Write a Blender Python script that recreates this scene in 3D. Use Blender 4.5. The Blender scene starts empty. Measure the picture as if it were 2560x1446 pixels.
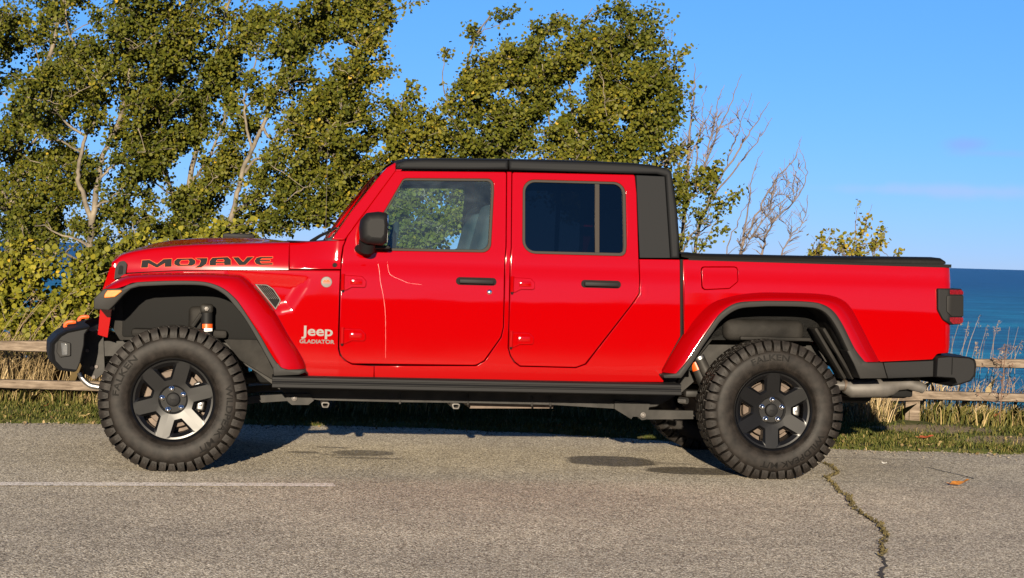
import bpy, bmesh, math, random
import numpy as np
from mathutils import Vector, Matrix

# ------------------------------------------------------------------ camera, sky, sun, exposure
scene = bpy.context.scene
COL = scene.collection
cam_d = bpy.data.cameras.new('camera')
cam = bpy.data.objects.new('camera', cam_d)
COL.objects.link(cam)
cam_d.sensor_width = 36.0
cam_d.lens = 36.0 * 4700.0 / 2560.0
cam_d.clip_end = 60000
cam.location = (0, 0, 1.2775)
PITCH, ROLL = -0.01825, 0.02886
cam.matrix_world = (Matrix.Translation((0, 0, 1.2775)) @ Matrix.Rotation(math.pi / 2 + PITCH, 4, 'X')
                    @ Matrix.Rotation(ROLL, 4, 'Z'))
scene.camera = cam

SUN_EL, SUN_AZ = math.radians(11.0), math.radians(182.0)     # azimuth clockwise from +Y
world = bpy.data.worlds.new('World')
scene.world = world
world.use_nodes = True
wt = world.node_tree
sky = wt.nodes.new('ShaderNodeTexSky')
sky.sky_type = 'NISHITA'
sky.sun_disc = False
sky.sun_elevation = SUN_EL
sky.sun_rotation = SUN_AZ
sky.air_density = 0.60
sky.dust_density = 0.0
sky.ozone_density = 5.2
bg = wt.nodes['Background']
bg.inputs['Strength'].default_value = 0.05
hsv = wt.nodes.new('ShaderNodeHueSaturation')
hsv.inputs['Saturation'].default_value = 1.0
wt.links.new(sky.outputs[0], hsv.inputs['Color'])
# two small thin clouds low over the lake on the right
wtc = wt.nodes.new('ShaderNodeTexCoord')
wnz = wt.nodes.new('ShaderNodeTexNoise')
wnz.inputs['Scale'].default_value = 38
wnz.inputs['Detail'].default_value = 5
wt.links.new(wtc.outputs['Generated'], wnz.inputs['Vector'])
sky_col = hsv.outputs[0]
for (d, rx, rz, st, cc) in (((0.2318, 0.9707, 0.0635), .015, .0046, .55, (.33, .47, .84, 1)), ((0.2447, 0.9678, 0.059), .026, .0026, .35, (.38, .54, .88, 1)),
                            ((0.2378, 0.9705, 0.0393), .060, .0050, .38, (.54, .70, .95, 1)), ((0.2003, 0.9789, 0.0396), .070, .0036, .28, (.54, .70, .95, 1))):
    wm = wt.nodes.new('ShaderNodeMapping')
    wm.inputs['Location'].default_value = (-d[0] / rx, 0, -d[2] / rz)
    wm.inputs['Scale'].default_value = (1 / rx, 0, 1 / rz)
    wt.links.new(wtc.outputs['Generated'], wm.inputs[0])
    wl = wt.nodes.new('ShaderNodeVectorMath')
    wl.operation = 'LENGTH'
    wt.links.new(wm.outputs[0], wl.inputs[0])
    wa = wt.nodes.new('ShaderNodeMath')
    wa.operation = 'MULTIPLY_ADD'
    wa.inputs[1].default_value = 1.6
    wt.links.new(wnz.outputs[0], wa.inputs[0])
    wt.links.new(wl.outputs['Value'], wa.inputs[2])
    wr_ = wt.nodes.new('ShaderNodeMapRange')
    wr_.interpolation_type = 'SMOOTHSTEP'
    wr_.inputs[1].default_value = .75
    wr_.inputs[2].default_value = 2.0
    wr_.inputs[3].default_value = st
    wr_.inputs[4].default_value = 0
    wt.links.new(wa.outputs[0], wr_.inputs[0])
    wx = wt.nodes.new('ShaderNodeMix')
    wx.data_type = 'RGBA'
    wx.inputs[7].default_value = tuple(7.6 * q for q in cc[:3]) + (1,)
    wt.links.new(wr_.outputs[0], wx.inputs[0])
    wt.links.new(sky_col, wx.inputs[6])
    sky_col = wx.outputs[2]
wsx = wt.nodes.new('ShaderNodeSeparateXYZ')
wt.links.new(wtc.outputs['Generated'], wsx.inputs[0])
wmr = wt.nodes.new('ShaderNodeMapRange')
wmr.inputs[1].default_value = 0.0
wmr.inputs[2].default_value = 0.14
wt.links.new(wsx.outputs[2], wmr.inputs[0])
wlo = wt.nodes.new('ShaderNodeMix')                 # denser air low over the lake
wlo.data_type = 'RGBA'
wlo.inputs[6].default_value = (.74, .66, .84, 1)
wlo.inputs[7].default_value = (.92, 1.0, 1.0, 1)
wt.links.new(wmr.outputs[0], wlo.inputs[0])
wmu = wt.nodes.new('ShaderNodeMix')
wmu.data_type = 'RGBA'
wmu.blend_type = 'MULTIPLY'
wmu.inputs[0].default_value = 1.0
wt.links.new(sky_col, wmu.inputs[6])
wt.links.new(wlo.outputs[2], wmu.inputs[7])
wt.links.new(wmu.outputs[2], bg.inputs[0])

sun_d = bpy.data.lights.new('sun', 'SUN')
sun_d.energy = 5.0
sun_d.angle = math.radians(0.5)
sun_d.color = (1.0, 0.86, 0.66)
sun = bpy.data.objects.new('sun', sun_d)
COL.objects.link(sun)
sdir = Vector((math.sin(SUN_AZ) * math.cos(SUN_EL), math.cos(SUN_AZ) * math.cos(SUN_EL), math.sin(SUN_EL)))
sun.rotation_euler = sdir.to_track_quat('Z', 'Y').to_euler()
sun.location = sdir * 50

vs = scene.view_settings
vs.view_transform = 'Standard'
vs.look = 'None'
vs.gamma = 1.0
vs.use_curve_mapping = False
vs.exposure = 1.55

R = math.radians
rng = np.random.default_rng(7)
random.seed(7)

# ------------------------------------------------------------------ materials
def nodes_of(m):
    return m.node_tree.nodes, m.node_tree.links

def mk(name, base, rough=0.5, metal=0.0, spec=0.5, coat=0.0, coat_rough=0.03, var=0.0, vscale=8.0,
       bump=0.0, bscale=200.0, bdist=0.002, var_col=None):
    m = bpy.data.materials.new(name)
    m.use_nodes = True
    n, l = nodes_of(m)
    p = n['Principled BSDF']
    p.inputs['Base Color'].default_value = (*base, 1)
    p.inputs['Roughness'].default_value = rough
    p.inputs['Metallic'].default_value = metal
    p.inputs['Specular IOR Level'].default_value = spec
    p.inputs['Coat Weight'].default_value = coat
    p.inputs['Coat Roughness'].default_value = coat_rough
    p.inputs['Coat IOR'].default_value = 1.42
    if var or bump:
        tc = n.new('ShaderNodeTexCoord')
    if var:
        nz = n.new('ShaderNodeTexNoise')
        nz.inputs['Scale'].default_value = vscale
        nz.inputs['Detail'].default_value = 5
        l.new(tc.outputs['Object'], nz.inputs['Vector'])
        mp = n.new('ShaderNodeMapRange')
        mp.inputs[1].default_value = 0.3
        mp.inputs[2].default_value = 0.7
        l.new(nz.outputs[0], mp.inputs[0])
        mx = n.new('ShaderNodeMix')
        mx.data_type = 'RGBA'
        c2 = var_col if var_col else tuple(min(1, c * (1 + var)) for c in base)
        c1 = base if var_col else tuple(c * (1 - var) for c in base)
        mx.inputs[6].default_value = (*c1, 1)
        mx.inputs[7].default_value = (*c2, 1)
        l.new(mp.outputs[0], mx.inputs[0])
        l.new(mx.outputs[2], p.inputs['Base Color'])
    if bump:
        nb = n.new('ShaderNodeTexNoise')
        nb.inputs['Scale'].default_value = bscale
        nb.inputs['Detail'].default_value = 3
        l.new(tc.outputs['Object'], nb.inputs['Vector'])
        b = n.new('ShaderNodeBump')
        b.inputs['Strength'].default_value = bump
        b.inputs['Distance'].default_value = bdist
        l.new(nb.outputs[0], b.inputs['Height'])
        l.new(b.outputs[0], p.inputs['Normal'])
    return m

def glass(name, tint, refl=1.0, haze=0.0, rough=0.0):
    m = bpy.data.materials.new(name)
    m.use_nodes = True
    n, l = nodes_of(m)
    for x in list(n):
        n.remove(x)
    out = n.new('ShaderNodeOutputMaterial')
    tr = n.new('ShaderNodeBsdfTransparent')
    tr.inputs[0].default_value = (*tint, 1)
    gl = n.new('ShaderNodeBsdfGlossy')
    gl.inputs['Roughness'].default_value = rough
    fr = n.new('ShaderNodeFresnel')
    fr.inputs[0].default_value = 1.5
    mu = n.new('ShaderNodeMath')
    mu.operation = 'MULTIPLY'
    mu.inputs[1].default_value = refl
    l.new(fr.outputs[0], mu.inputs[0])
    mx = n.new('ShaderNodeMixShader')
    l.new(mu.outputs[0], mx.inputs[0])
    base = tr.outputs[0]
    if haze:
        tc = n.new('ShaderNodeTexCoord')
        mpg = n.new('ShaderNodeMapping')
        mpg.inputs['Scale'].default_value = (1.2, 1.2, 2.2)
        nz = n.new('ShaderNodeTexNoise')
        nz.inputs['Scale'].default_value = 3.0
        nz.inputs['Detail'].default_value = 8
        nz.inputs['Distortion'].default_value = 1.5
        l.new(tc.outputs['Object'], mpg.inputs[0])
        l.new(mpg.outputs[0], nz.inputs['Vector'])
        mr = n.new('ShaderNodeMapRange')
        mr.inputs[1].default_value = 0.35
        mr.inputs[2].default_value = 0.8
        mr.inputs[3].default_value = haze * 0.4
        mr.inputs[4].default_value = haze * 1.8
        l.new(nz.outputs[0], mr.inputs[0])
        df = n.new('ShaderNodeBsdfDiffuse')
        df.inputs[0].default_value = (0.36, 0.46, 0.50, 1)
        m2 = n.new('ShaderNodeMixShader')
        l.new(mr.outputs[0], m2.inputs[0])
        l.new(tr.outputs[0], m2.inputs[1])
        l.new(df.outputs[0], m2.inputs[2])
        base = m2.outputs[0]
    l.new(base, mx.inputs[1])
    l.new(gl.outputs[0], mx.inputs[2])
    l.new(mx.outputs[0], out.inputs[0])
    return m

M = {}
M['paint'] = mk('red_paint', (0.185, 0.0001, 0.0006), 0.45, spec=0.0, coat=1.0, coat_rough=0.045)
def road_film(m):
    """thin uneven film of road dust low on the painted panels"""
    n, l = nodes_of(m)
    p = n['Principled BSDF']
    tc = n.new('ShaderNodeTexCoord')
    nz = n.new('ShaderNodeTexNoise')
    nz.inputs['Scale'].default_value = 5
    nz.inputs['Detail'].default_value = 8
    l.new(tc.outputs['Object'], nz.inputs['Vector'])
    sx = n.new('ShaderNodeSeparateXYZ')
    l.new(tc.outputs['Object'], sx.inputs[0])
    mr = n.new('ShaderNodeMapRange')
    for i, v in ((1, .95), (2, .50), (3, 0.0), (4, .09)):
        mr.inputs[i].default_value = v
    l.new(sx.outputs[2], mr.inputs[0])
    mu = n.new('ShaderNodeMath')
    mu.operation = 'MULTIPLY'
    l.new(mr.outputs[0], mu.inputs[0])
    l.new(nz.outputs[0], mu.inputs[1])
    mx = n.new('ShaderNodeMix')
    mx.data_type = 'RGBA'
    mx.inputs[6].default_value = p.inputs['Base Color'].default_value
    mx.inputs[7].default_value = (.075, .014, .009, 1)
    l.new(mu.outputs[0], mx.inputs[0])
    l.new(mx.outputs[2], p.inputs['Base Color'])
road_film(M['paint'])
M['plastic'] = mk('black_grained_plastic', (0.0045, 0.0045, 0.005), 0.62, spec=.16, bump=0.25, bscale=900, bdist=0.0006)
M['trim'] = mk('grey_flare_trim', (0.0115, 0.011, 0.0105), 0.58, spec=.14, bump=0.2, bscale=900, bdist=0.0006)
M['hardtop'] = mk('black_hardtop', (0.0050, 0.0055, 0.0066), 0.72, spec=.16, bump=0.25, bscale=1200, bdist=0.0005)
M['matte'] = mk('matte_black', (0.004, 0.004, 0.004), 0.8, spec=0.15)
M['liner'] = mk('wheel_liner', (0.010, 0.0092, 0.0084), 0.7, spec=.12, var=0.5, vscale=7, bump=0.3, bscale=12, bdist=0.02)
M['frame'] = mk('chassis_black', (0.015, 0.014, 0.013), 0.55, spec=.15, var=0.5, vscale=9, bump=0.2, bscale=60)
M['rubber'] = mk('tyre_rubber', (0.0092, 0.0076, 0.0066), 0.56, var=0.55, vscale=22, bump=0.2, bscale=260, bdist=0.001, spec=0.13)
M['rubber2'] = mk('tyre_lettering_rubber', (0.0035, 0.003, 0.0027), 0.6, spec=0.08)
M['rim'] = mk('black_wheel_satin', (0.0022, 0.0022, 0.0026), 0.31, metal=0.0, spec=0.2)
M['chrome'] = mk('chrome', (0.75, 0.74, 0.73), 0.12, metal=1.0)
M['steel'] = mk('brushed_steel', (0.30, 0.295, 0.29), 0.42, metal=1.0, var=0.2, vscale=30)
M['rotor'] = mk('rusty_brake_disc', (0.06, 0.042, 0.03), 0.6, metal=0.4, var=0.3, vscale=20)
M['exhaust'] = mk('exhaust_steel', (0.055, 0.05, 0.045), 0.6, metal=0.1, var=0.3, vscale=12, bump=0.15, bscale=50)
M['silver'] = mk('silver_badge', (0.085, 0.077, 0.072), 0.45, spec=.25)
M['greybadge'] = mk('grey_badge', (0.06, 0.048, 0.044), 0.45, spec=.2)
M['decal'] = mk('dark_decal', (0.006, 0.006, 0.007), 0.6, spec=0.05)
M['orange'] = mk('orange_paint', (0.46, 0.060, 0.006), 0.4, coat=0.5)
M['orange_line'] = mk('orange_decal', (0.40, 0.062, 0.012), 0.55, spec=.1)
M['white'] = mk('white_print', (0.75, 0.75, 0.74), 0.45)
M['amber'] = mk('amber_lens', (0.40, 0.095, 0.0008), 0.3, spec=.2, coat=.2, var=0.25, vscale=60)
M['redlens'] = mk('red_lens', (0.10, 0.0012, 0.004), 0.12, coat=1.0, var=0.4, vscale=90)
M['clearlens'] = mk('clear_lens', (0.05, 0.052, 0.055), 0.15, coat=.6)
M['windowtrim'] = mk('window_rubber', (0.022, 0.018, 0.015), 0.65, spec=.12, bump=0.1, bscale=500)
M['seat'] = mk('seat_fabric', (0.014, 0.014, 0.016), 0.85, bump=0.3, bscale=150)
M['vinyl'] = mk('tonneau_vinyl', (0.004, 0.0038, 0.0036), 0.65, spec=.1, bump=0.35, bscale=25, bdist=0.006)
M['glass'] = glass('door_glass', (0.58, 0.84, 0.90), 1.25, haze=0.03)
M['farglass'] = glass('clear_glass', (0.80, 0.9, 0.91), 1.0)
M['darkglass'] = glass('privacy_glass', (0.07, 0.085, 0.095), 1.25)
M['mirror'] = mk('mirror_glass', (0.8, 0.82, 0.85), 0.02, metal=1.0)

# ------------------------------------------------------------------ mesh helpers
def link(o, parent=None):
    COL.objects.link(o)
    if parent is not None:
        o.parent = parent
    return o

def tag(o, label=None, cat=None, group=None, kind=None):
    if label: o['label'] = label
    if cat: o['category'] = cat
    if group: o['group'] = group
    if kind: o['kind'] = kind
    return o

def empty(name, loc=(0, 0, 0), rz=0.0, parent=None):
    o = bpy.data.objects.new(name, None)
    o.location = loc
    o.rotation_euler = (0, 0, rz)
    o.empty_display_size = 0.2
    return link(o, parent)

class MB:
    """collects geometry for ONE mesh object"""
    def __init__(self):
        self.v = []
        self.f = []
    def add(self, vs, fs):
        k = len(self.v)
        self.v.extend([tuple(map(float, p)) for p in vs])
        self.f.extend([tuple(k + i for i in f) for f in fs])
        return self
    def bm(self, bm, mat=None):
        vs = [(mat @ v.co if mat else v.co)[:] for v in bm.verts]
        bm.verts.index_update()
        self.add(vs, [[v.index for v in f.verts] for f in bm.faces])
        bm.free()
        return self
    def box(self, c, s, bev=0.0, rot=None, seg=2):
        b = bmesh.new()
        bmesh.ops.create_cube(b, size=1.0)
        for v in b.verts:
            v.co = Vector((v.co.x * s[0], v.co.y * s[1], v.co.z * s[2]))
        if bev:
            bmesh.ops.bevel(b, geom=list(b.edges), offset=bev, segments=seg, profile=0.5, affect='EDGES')
        mt = Matrix.Translation(c)
        if rot is not None:
            mt = mt @ rot
        return self.bm(b, mt)
    def tube(self, pts, rad, n=10, caps=True):
        pts = [Vector(p) for p in pts]
        if not hasattr(rad, '__len__'):
            rad = [rad] * len(pts)
        rings, up = [], None
        for i, p in enumerate(pts):
            t = (pts[min(i + 1, len(pts) - 1)] - pts[max(i - 1, 0)]).normalized()
            if up is None:
                up = t.orthogonal().normalized()
            a = (up - t * up.dot(t))
            a = a.normalized() if a.length > 1e-6 else t.orthogonal().normalized()
            up = a
            b = t.cross(a)
            rings.append([p + (a * math.cos(2 * math.pi * k / n) + b * math.sin(2 * math.pi * k / n)) * rad[i] for k in range(n)])
        vs = [v for r in rings for v in r]
        fs = []
        for i in range(len(pts) - 1):
            for k in range(n):
                k2 = (k + 1) % n
                fs.append((i * n + k, i * n + k2, (i + 1) * n + k2, (i + 1) * n + k))
        if caps:
            fs.append(tuple(reversed(range(n))))
            fs.append(tuple((len(pts) - 1) * n + k for k in range(n)))
        return self.add(vs, fs)
    def lathe(self, prof, n, fn, a0=0.0, closed=False):
        """prof (r, w); fn(r, angle, w) -> point"""
        vs, fs = [], []
        for (r, w) in prof:
            for k in range(n):
                vs.append(fn(r, a0 + 2 * math.pi * k / n, w))
        m = len(prof)
        for i in range(m if closed else m - 1):
            j = (i + 1) % m
            for k in range(n):
                k2 = (k + 1) % n
                fs.append((i * n + k, i * n + k2, j * n + k2, j * n + k))
        return self.add(vs, fs)
    def grid(self, rows, closed=False):
        m = len(rows[0])
        vs = [p for r in rows for p in r]
        fs = []
        for i in range(len(rows) - 1):
            for k in range(m if closed else m - 1):
                k2 = (k + 1) % m
                fs.append((i * m + k, i * m + k2, (i + 1) * m + k2, (i + 1) * m + k))
        return self.add(vs, fs)
    def extrude(self, poly, fn, a, b):
        """closed 2-D polygon swept from a to b; fn(u, v, t) -> point"""
        n = len(poly)
        vs = [fn(p[0], p[1], a) for p in poly] + [fn(p[0], p[1], b) for p in poly]
        fs = [(k, (k + 1) % n, n + (k + 1) % n, n + k) for k in range(n)]
        fs += [tuple(range(n)), tuple(range(2 * n - 1, n - 1, -1))]
        return self.add(vs, fs)
    def build(self, name, mat, parent=None, angle=38, fix=True):
        me = bpy.data.meshes.new(name)
        me.from_pydata(self.v, [], self.f)
        if fix:
            b = bmesh.new()
            b.from_mesh(me)
            bmesh.ops.recalc_face_normals(b, faces=list(b.faces))
            b.to_mesh(me)
            b.free()
        me.polygons.foreach_set('use_smooth', [True] * len(me.polygons))
        me.set_sharp_from_angle(angle=R(angle))
        me.materials.append(mat)
        me.update()
        return link(bpy.data.objects.new(name, me), parent)

def fillet(pts, n=6):
    """closed polygon of (x, z) or (x, z, r): arcs of radius r at those corners"""
    out = []
    N = len(pts)
    for i, p in enumerate(pts):
        c = Vector(p[:2])
        if len(p) < 3 or p[2] <= 0:
            out.append(tuple(c))
            continue
        a, b = Vector(pts[i - 1][:2]) - c, Vector(pts[(i + 1) % N][:2]) - c
        la, lb = a.length, b.length
        a.normalize(); b.normalize()
        ang = a.angle(b)
        if ang > math.pi - 0.02:
            out.append(tuple(c))
            continue
        t = min(p[2] / math.tan(ang / 2), la * 0.48, lb * 0.48)
        r = t * math.tan(ang / 2)
        ctr = c + (a + b).normalized() * (r / math.sin(ang / 2))
        s, e = c + a * t - ctr, c + b * t - ctr
        a0 = math.atan2(s.y, s.x)
        d = (math.atan2(e.y, e.x) - a0 + math.pi) % (2 * math.pi) - math.pi
        for k in range(n + 1):
            q = a0 + d * k / n
            out.append((ctr.x + r * math.cos(q), ctr.y + r * math.sin(q)))
    return out

def area2(p):
    return sum(p[i - 1][0] * p[i][1] - p[i][0] * p[i - 1][1] for i in range(len(p)))

def crom(pts, k=6):
    """open Catmull-Rom through pts (any dimension)"""
    P = [np.array(p, float) for p in pts]
    out = []
    for i in range(len(P) - 1):
        p0 = P[i - 1] if i > 0 else 2 * P[0] - P[1]
        p3 = P[i + 2] if i + 2 < len(P) else 2 * P[-1] - P[-2]
        p1, p2 = P[i], P[i + 1]
        for j in range(k):
            t = j / k
            out.append(0.5 * ((2 * p1) + (-p0 + p2) * t + (2 * p0 - 5 * p1 + 4 * p2 - p3) * t * t + (-p0 + 3 * p1 - 3 * p2 + p3) * t ** 3))
    out.append(P[-1])
    return out

_ZS = [.40, .50, .55, .62, .80, 1.0, 1.10, 1.155, 1.20, 1.26, 1.85]
_HS = [.770, .794, .8125, .8240, .8205, .8150, .8105, .8065, .794, .789, .715]
def hb(z):
    """half width of the cab and bed sides at height z"""
    return float(np.mean(np.interp(z + np.array([-2, -1, 0, 1, 2]) * .008, _ZS, _HS)))

def panel(name, outline, mat, parent, side=-1, surf=None, holes=(), r=.004, depth=.03, zstep=.035, xstep=None,
          back=False, off=0.0):
    """sheet-metal panel: outline (x, z) wrapped on y = side*surf(x, z), rolled edges, skirt turned inwards"""
    if surf is None:
        surf = lambda x, z: hb(z)
    S = lambda x, z: surf(x, z) + off
    loops = [list(map(tuple, outline))] + [list(map(tuple, h)) for h in holes]
    for i, L in enumerate(loops):
        if (area2(L) > 0) != (i == 0):
            L.reverse()                       # outer counter-clockwise, holes clockwise: solid on the left
    def outn(L):
        res = []
        N = len(L)
        for i in range(N):
            a, b = Vector(L[i]) - Vector(L[i - 1]), Vector(L[(i + 1) % N]) - Vector(L[i])
            na, nb = Vector((a.y, -a.x)).normalized(), Vector((b.y, -b.x)).normalized()
            m = na + nb
            m = m.normalized() if m.length > 1e-6 else na
            res.append((m, min(1.6, 1.0 / max(0.45, m.dot(na)))))
        return res
    ons = [outn(L) for L in loops]
    bm = bmesh.new()
    for L, on in zip(loops, ons):
        vs = [bm.verts.new((p[0] - o.x * r * k, 0, p[1] - o.y * r * k)) for p, (o, k) in zip(L, on)]
        for i in range(len(vs)):
            bm.edges.new((vs[i - 1], vs[i]))
    bmesh.ops.triangle_fill(bm, edges=list(bm.edges), use_beauty=True, use_dissolve=False, normal=(0, -1, 0))
    zs = [v.co.z for v in bm.verts]
    xs = [v.co.x for v in bm.verts]
    def slices(lo, hi, st, no):
        k = math.ceil(lo / st)
        while k * st < hi:
            co = Vector((no[0] * k * st, 0, no[2] * k * st))
            bmesh.ops.bisect_plane(bm, geom=list(bm.verts) + list(bm.edges) + list(bm.faces), dist=1e-5, plane_co=co, plane_no=no)
            k += 1
    if zstep:
        slices(min(zs) + .002, max(zs) - .002, zstep, (0, 0, 1))
    if xstep:
        slices(min(xs) + .002, max(xs) - .002, xstep, (1, 0, 0))
    def norm(x, z):
        e = .002
        hx = (S(x + e, z) - S(x - e, z)) / (2 * e)
        hz = (S(x, z + e) - S(x, z - e)) / (2 * e)
        return Vector((-hx, side, -hz)).normalized()
    V, Nn, F = [], [], []
    bm.verts.index_update()
    for v in bm.verts:
        V.append((v.co.x, side * S(v.co.x, v.co.z), v.co.z))
        Nn.append(norm(v.co.x, v.co.z))
    for f in bm.faces:
        F.append([v.index for v in f.verts])
    bm.free()
    for L, on in zip(loops, ons):
        N = len(L)
        rings = []
        for (ins, dep, mode) in ((r, 0, 0), (.29 * r, .29 * r, 1), (0, r, 2), (0, depth, 2)):
            k0 = len(V)
            for p, (o, k) in zip(L, on):
                x, z = p[0] - o.x * ins * k, p[1] - o.y * ins * k
                n = norm(x, z)
                V.append((x, side * (S(x, z) - dep), z))
                o3 = Vector((o.x, 0, o.y))
                Nn.append(n if mode == 0 else ((n + o3).normalized() if mode == 1 else o3))
            rings.append(k0)
        for a, b in zip(rings, rings[1:]):
            for i in range(N):
                j = (i + 1) % N
                F.append([a + i, a + j, b + j, b + i])
    if back:
        k0 = len(V)
        L = loops[0]
        for p in L:
            V.append((p[0], side * (S(*p) - depth), p[1]))
            Nn.append(Vector((0, -side, 0)))
        F.append(list(range(k0, k0 + len(L))))
    out = []
    for f in F:
        n = Vector((0, 0, 0))
        c = [Vector(V[i]) for i in f]
        for i in range(len(c)):
            n += (c[i - 1]).cross(c[i])
        if n.dot(sum((Nn[i] for i in f), Vector())) < 0:
            f = f[::-1]
        out.append(f)
    me = bpy.data.meshes.new(name)
    me.from_pydata(V, [], out)
    me.polygons.foreach_set('use_smooth', [True] * len(me.polygons))
    me.normals_split_custom_set_from_vertices([n[:] for n in Nn])
    me.materials.append(mat)
    me.update()
    return link(bpy.data.objects.new(name, me), parent)

_txt = {}
def text_geo(body, extrude=0.02, offset=0.0):
    """vertices (u, v, w) and faces of a word in the built-in font, 1 unit high"""
    key = (body, extrude, offset)
    if key in _txt:
        return _txt[key]
    c = bpy.data.curves.new('lettering', 'FONT')
    c.body = body
    c.extrude = extrude
    c.offset = offset
    c.resolution_u = 4
    o = link(bpy.data.objects.new('lettering', c))
    dg = bpy.context.evaluated_depsgraph_get()
    ev = o.evaluated_get(dg)
    me = ev.to_mesh()
    v = np.array([x.co[:] for x in me.vertices])
    f = [tuple(p.vertices) for p in me.polygons]
    ev.to_mesh_clear()
    bpy.data.objects.remove(o)
    bpy.data.curves.remove(c)
    v[:, 0] -= v[:, 0].min()
    v[:, 1] -= v[:, 1].min()
    _txt[key] = (v, f)
    return v, f

# ------------------------------------------------------------------ the setting: asphalt, verge, bluff, lake
def grid_obj(name, xs, ys, zf, mat, kind='structure'):
    vs = [(x, y, zf(x, y)) for y in ys for x in xs]
    n = len(xs)
    fs = [(j * n + i, j * n + i + 1, (j + 1) * n + i + 1, (j + 1) * n + i) for j in range(len(ys) - 1) for i in range(n - 1)]
    o = MB().add(vs, fs).build(name, mat, fix=False)
    o['kind'] = kind
    return o

def mask_ellipses(n, l, tc, spots, noise_scale=3.0, noise_amt=0.5):
    """union of soft irregular spots in world metres: (x, y, rx, ry, strength)"""
    nz = n.new('ShaderNodeTexNoise')
    nz.inputs['Scale'].default_value = noise_scale
    nz.inputs['Detail'].default_value = 6
    l.new(tc.outputs['Object'], nz.inputs['Vector'])
    acc = None
    for (x, y, rx, ry, st) in spots:
        mp = n.new('ShaderNodeMapping')
        mp.inputs['Location'].default_value = (-x / rx, -y / ry, 0)
        mp.inputs['Scale'].default_value = (1 / rx, 1 / ry, 0)
        l.new(tc.outputs['Object'], mp.inputs[0])
        ln = n.new('ShaderNodeVectorMath')
        ln.operation = 'LENGTH'
        l.new(mp.outputs[0], ln.inputs[0])
        ad = n.new('ShaderNodeMath')
        ad.operation = 'MULTIPLY_ADD'
        l.new(nz.outputs[0], ad.inputs[0])
        ad.inputs[1].default_value = noise_amt
        l.new(ln.outputs['Value'], ad.inputs[2])
        mr = n.new('ShaderNodeMapRange')
        mr.inputs[1].default_value = 0.92 + noise_amt * .5
        mr.inputs[2].default_value = 1.08 + noise_amt * .5
        mr.inputs[3].default_value = st
        mr.inputs[4].default_value = 0
        l.new(ad.outputs[0], mr.inputs[0])
        if acc is None:
            acc = mr.outputs[0]
        else:
            mx = n.new('ShaderNodeMath')
            mx.operation = 'MAXIMUM'
            l.new(acc, mx.inputs[0])
            l.new(mr.outputs[0], mx.inputs[1])
            acc = mx.outputs[0]
    return acc

def ramp(n, l, src, stops):
    cr = n.new('ShaderNodeValToRGB')
    e = cr.color_ramp.elements
    while len(e) < len(stops):
        e.new(0.5)
    for q, (p, c) in zip(e, stops):
        q.position = p
        q.color = (*c, 1)
    l.new(src, cr.inputs[0])
    return cr.outputs[0]

def mixc(n, l, fac, a, b, mode='MIX'):
    mx = n.new('ShaderNodeMix')
    mx.data_type = 'RGBA'
    mx.blend_type = mode
    for sock, v in ((0, fac), (6, a), (7, b)):
        if hasattr(v, 'is_linked'):
            l.new(v, mx.inputs[sock])
        else:
            mx.inputs[sock].default_value = v if sock == 0 else (*v, 1)
    return mx.outputs[2]

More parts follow.
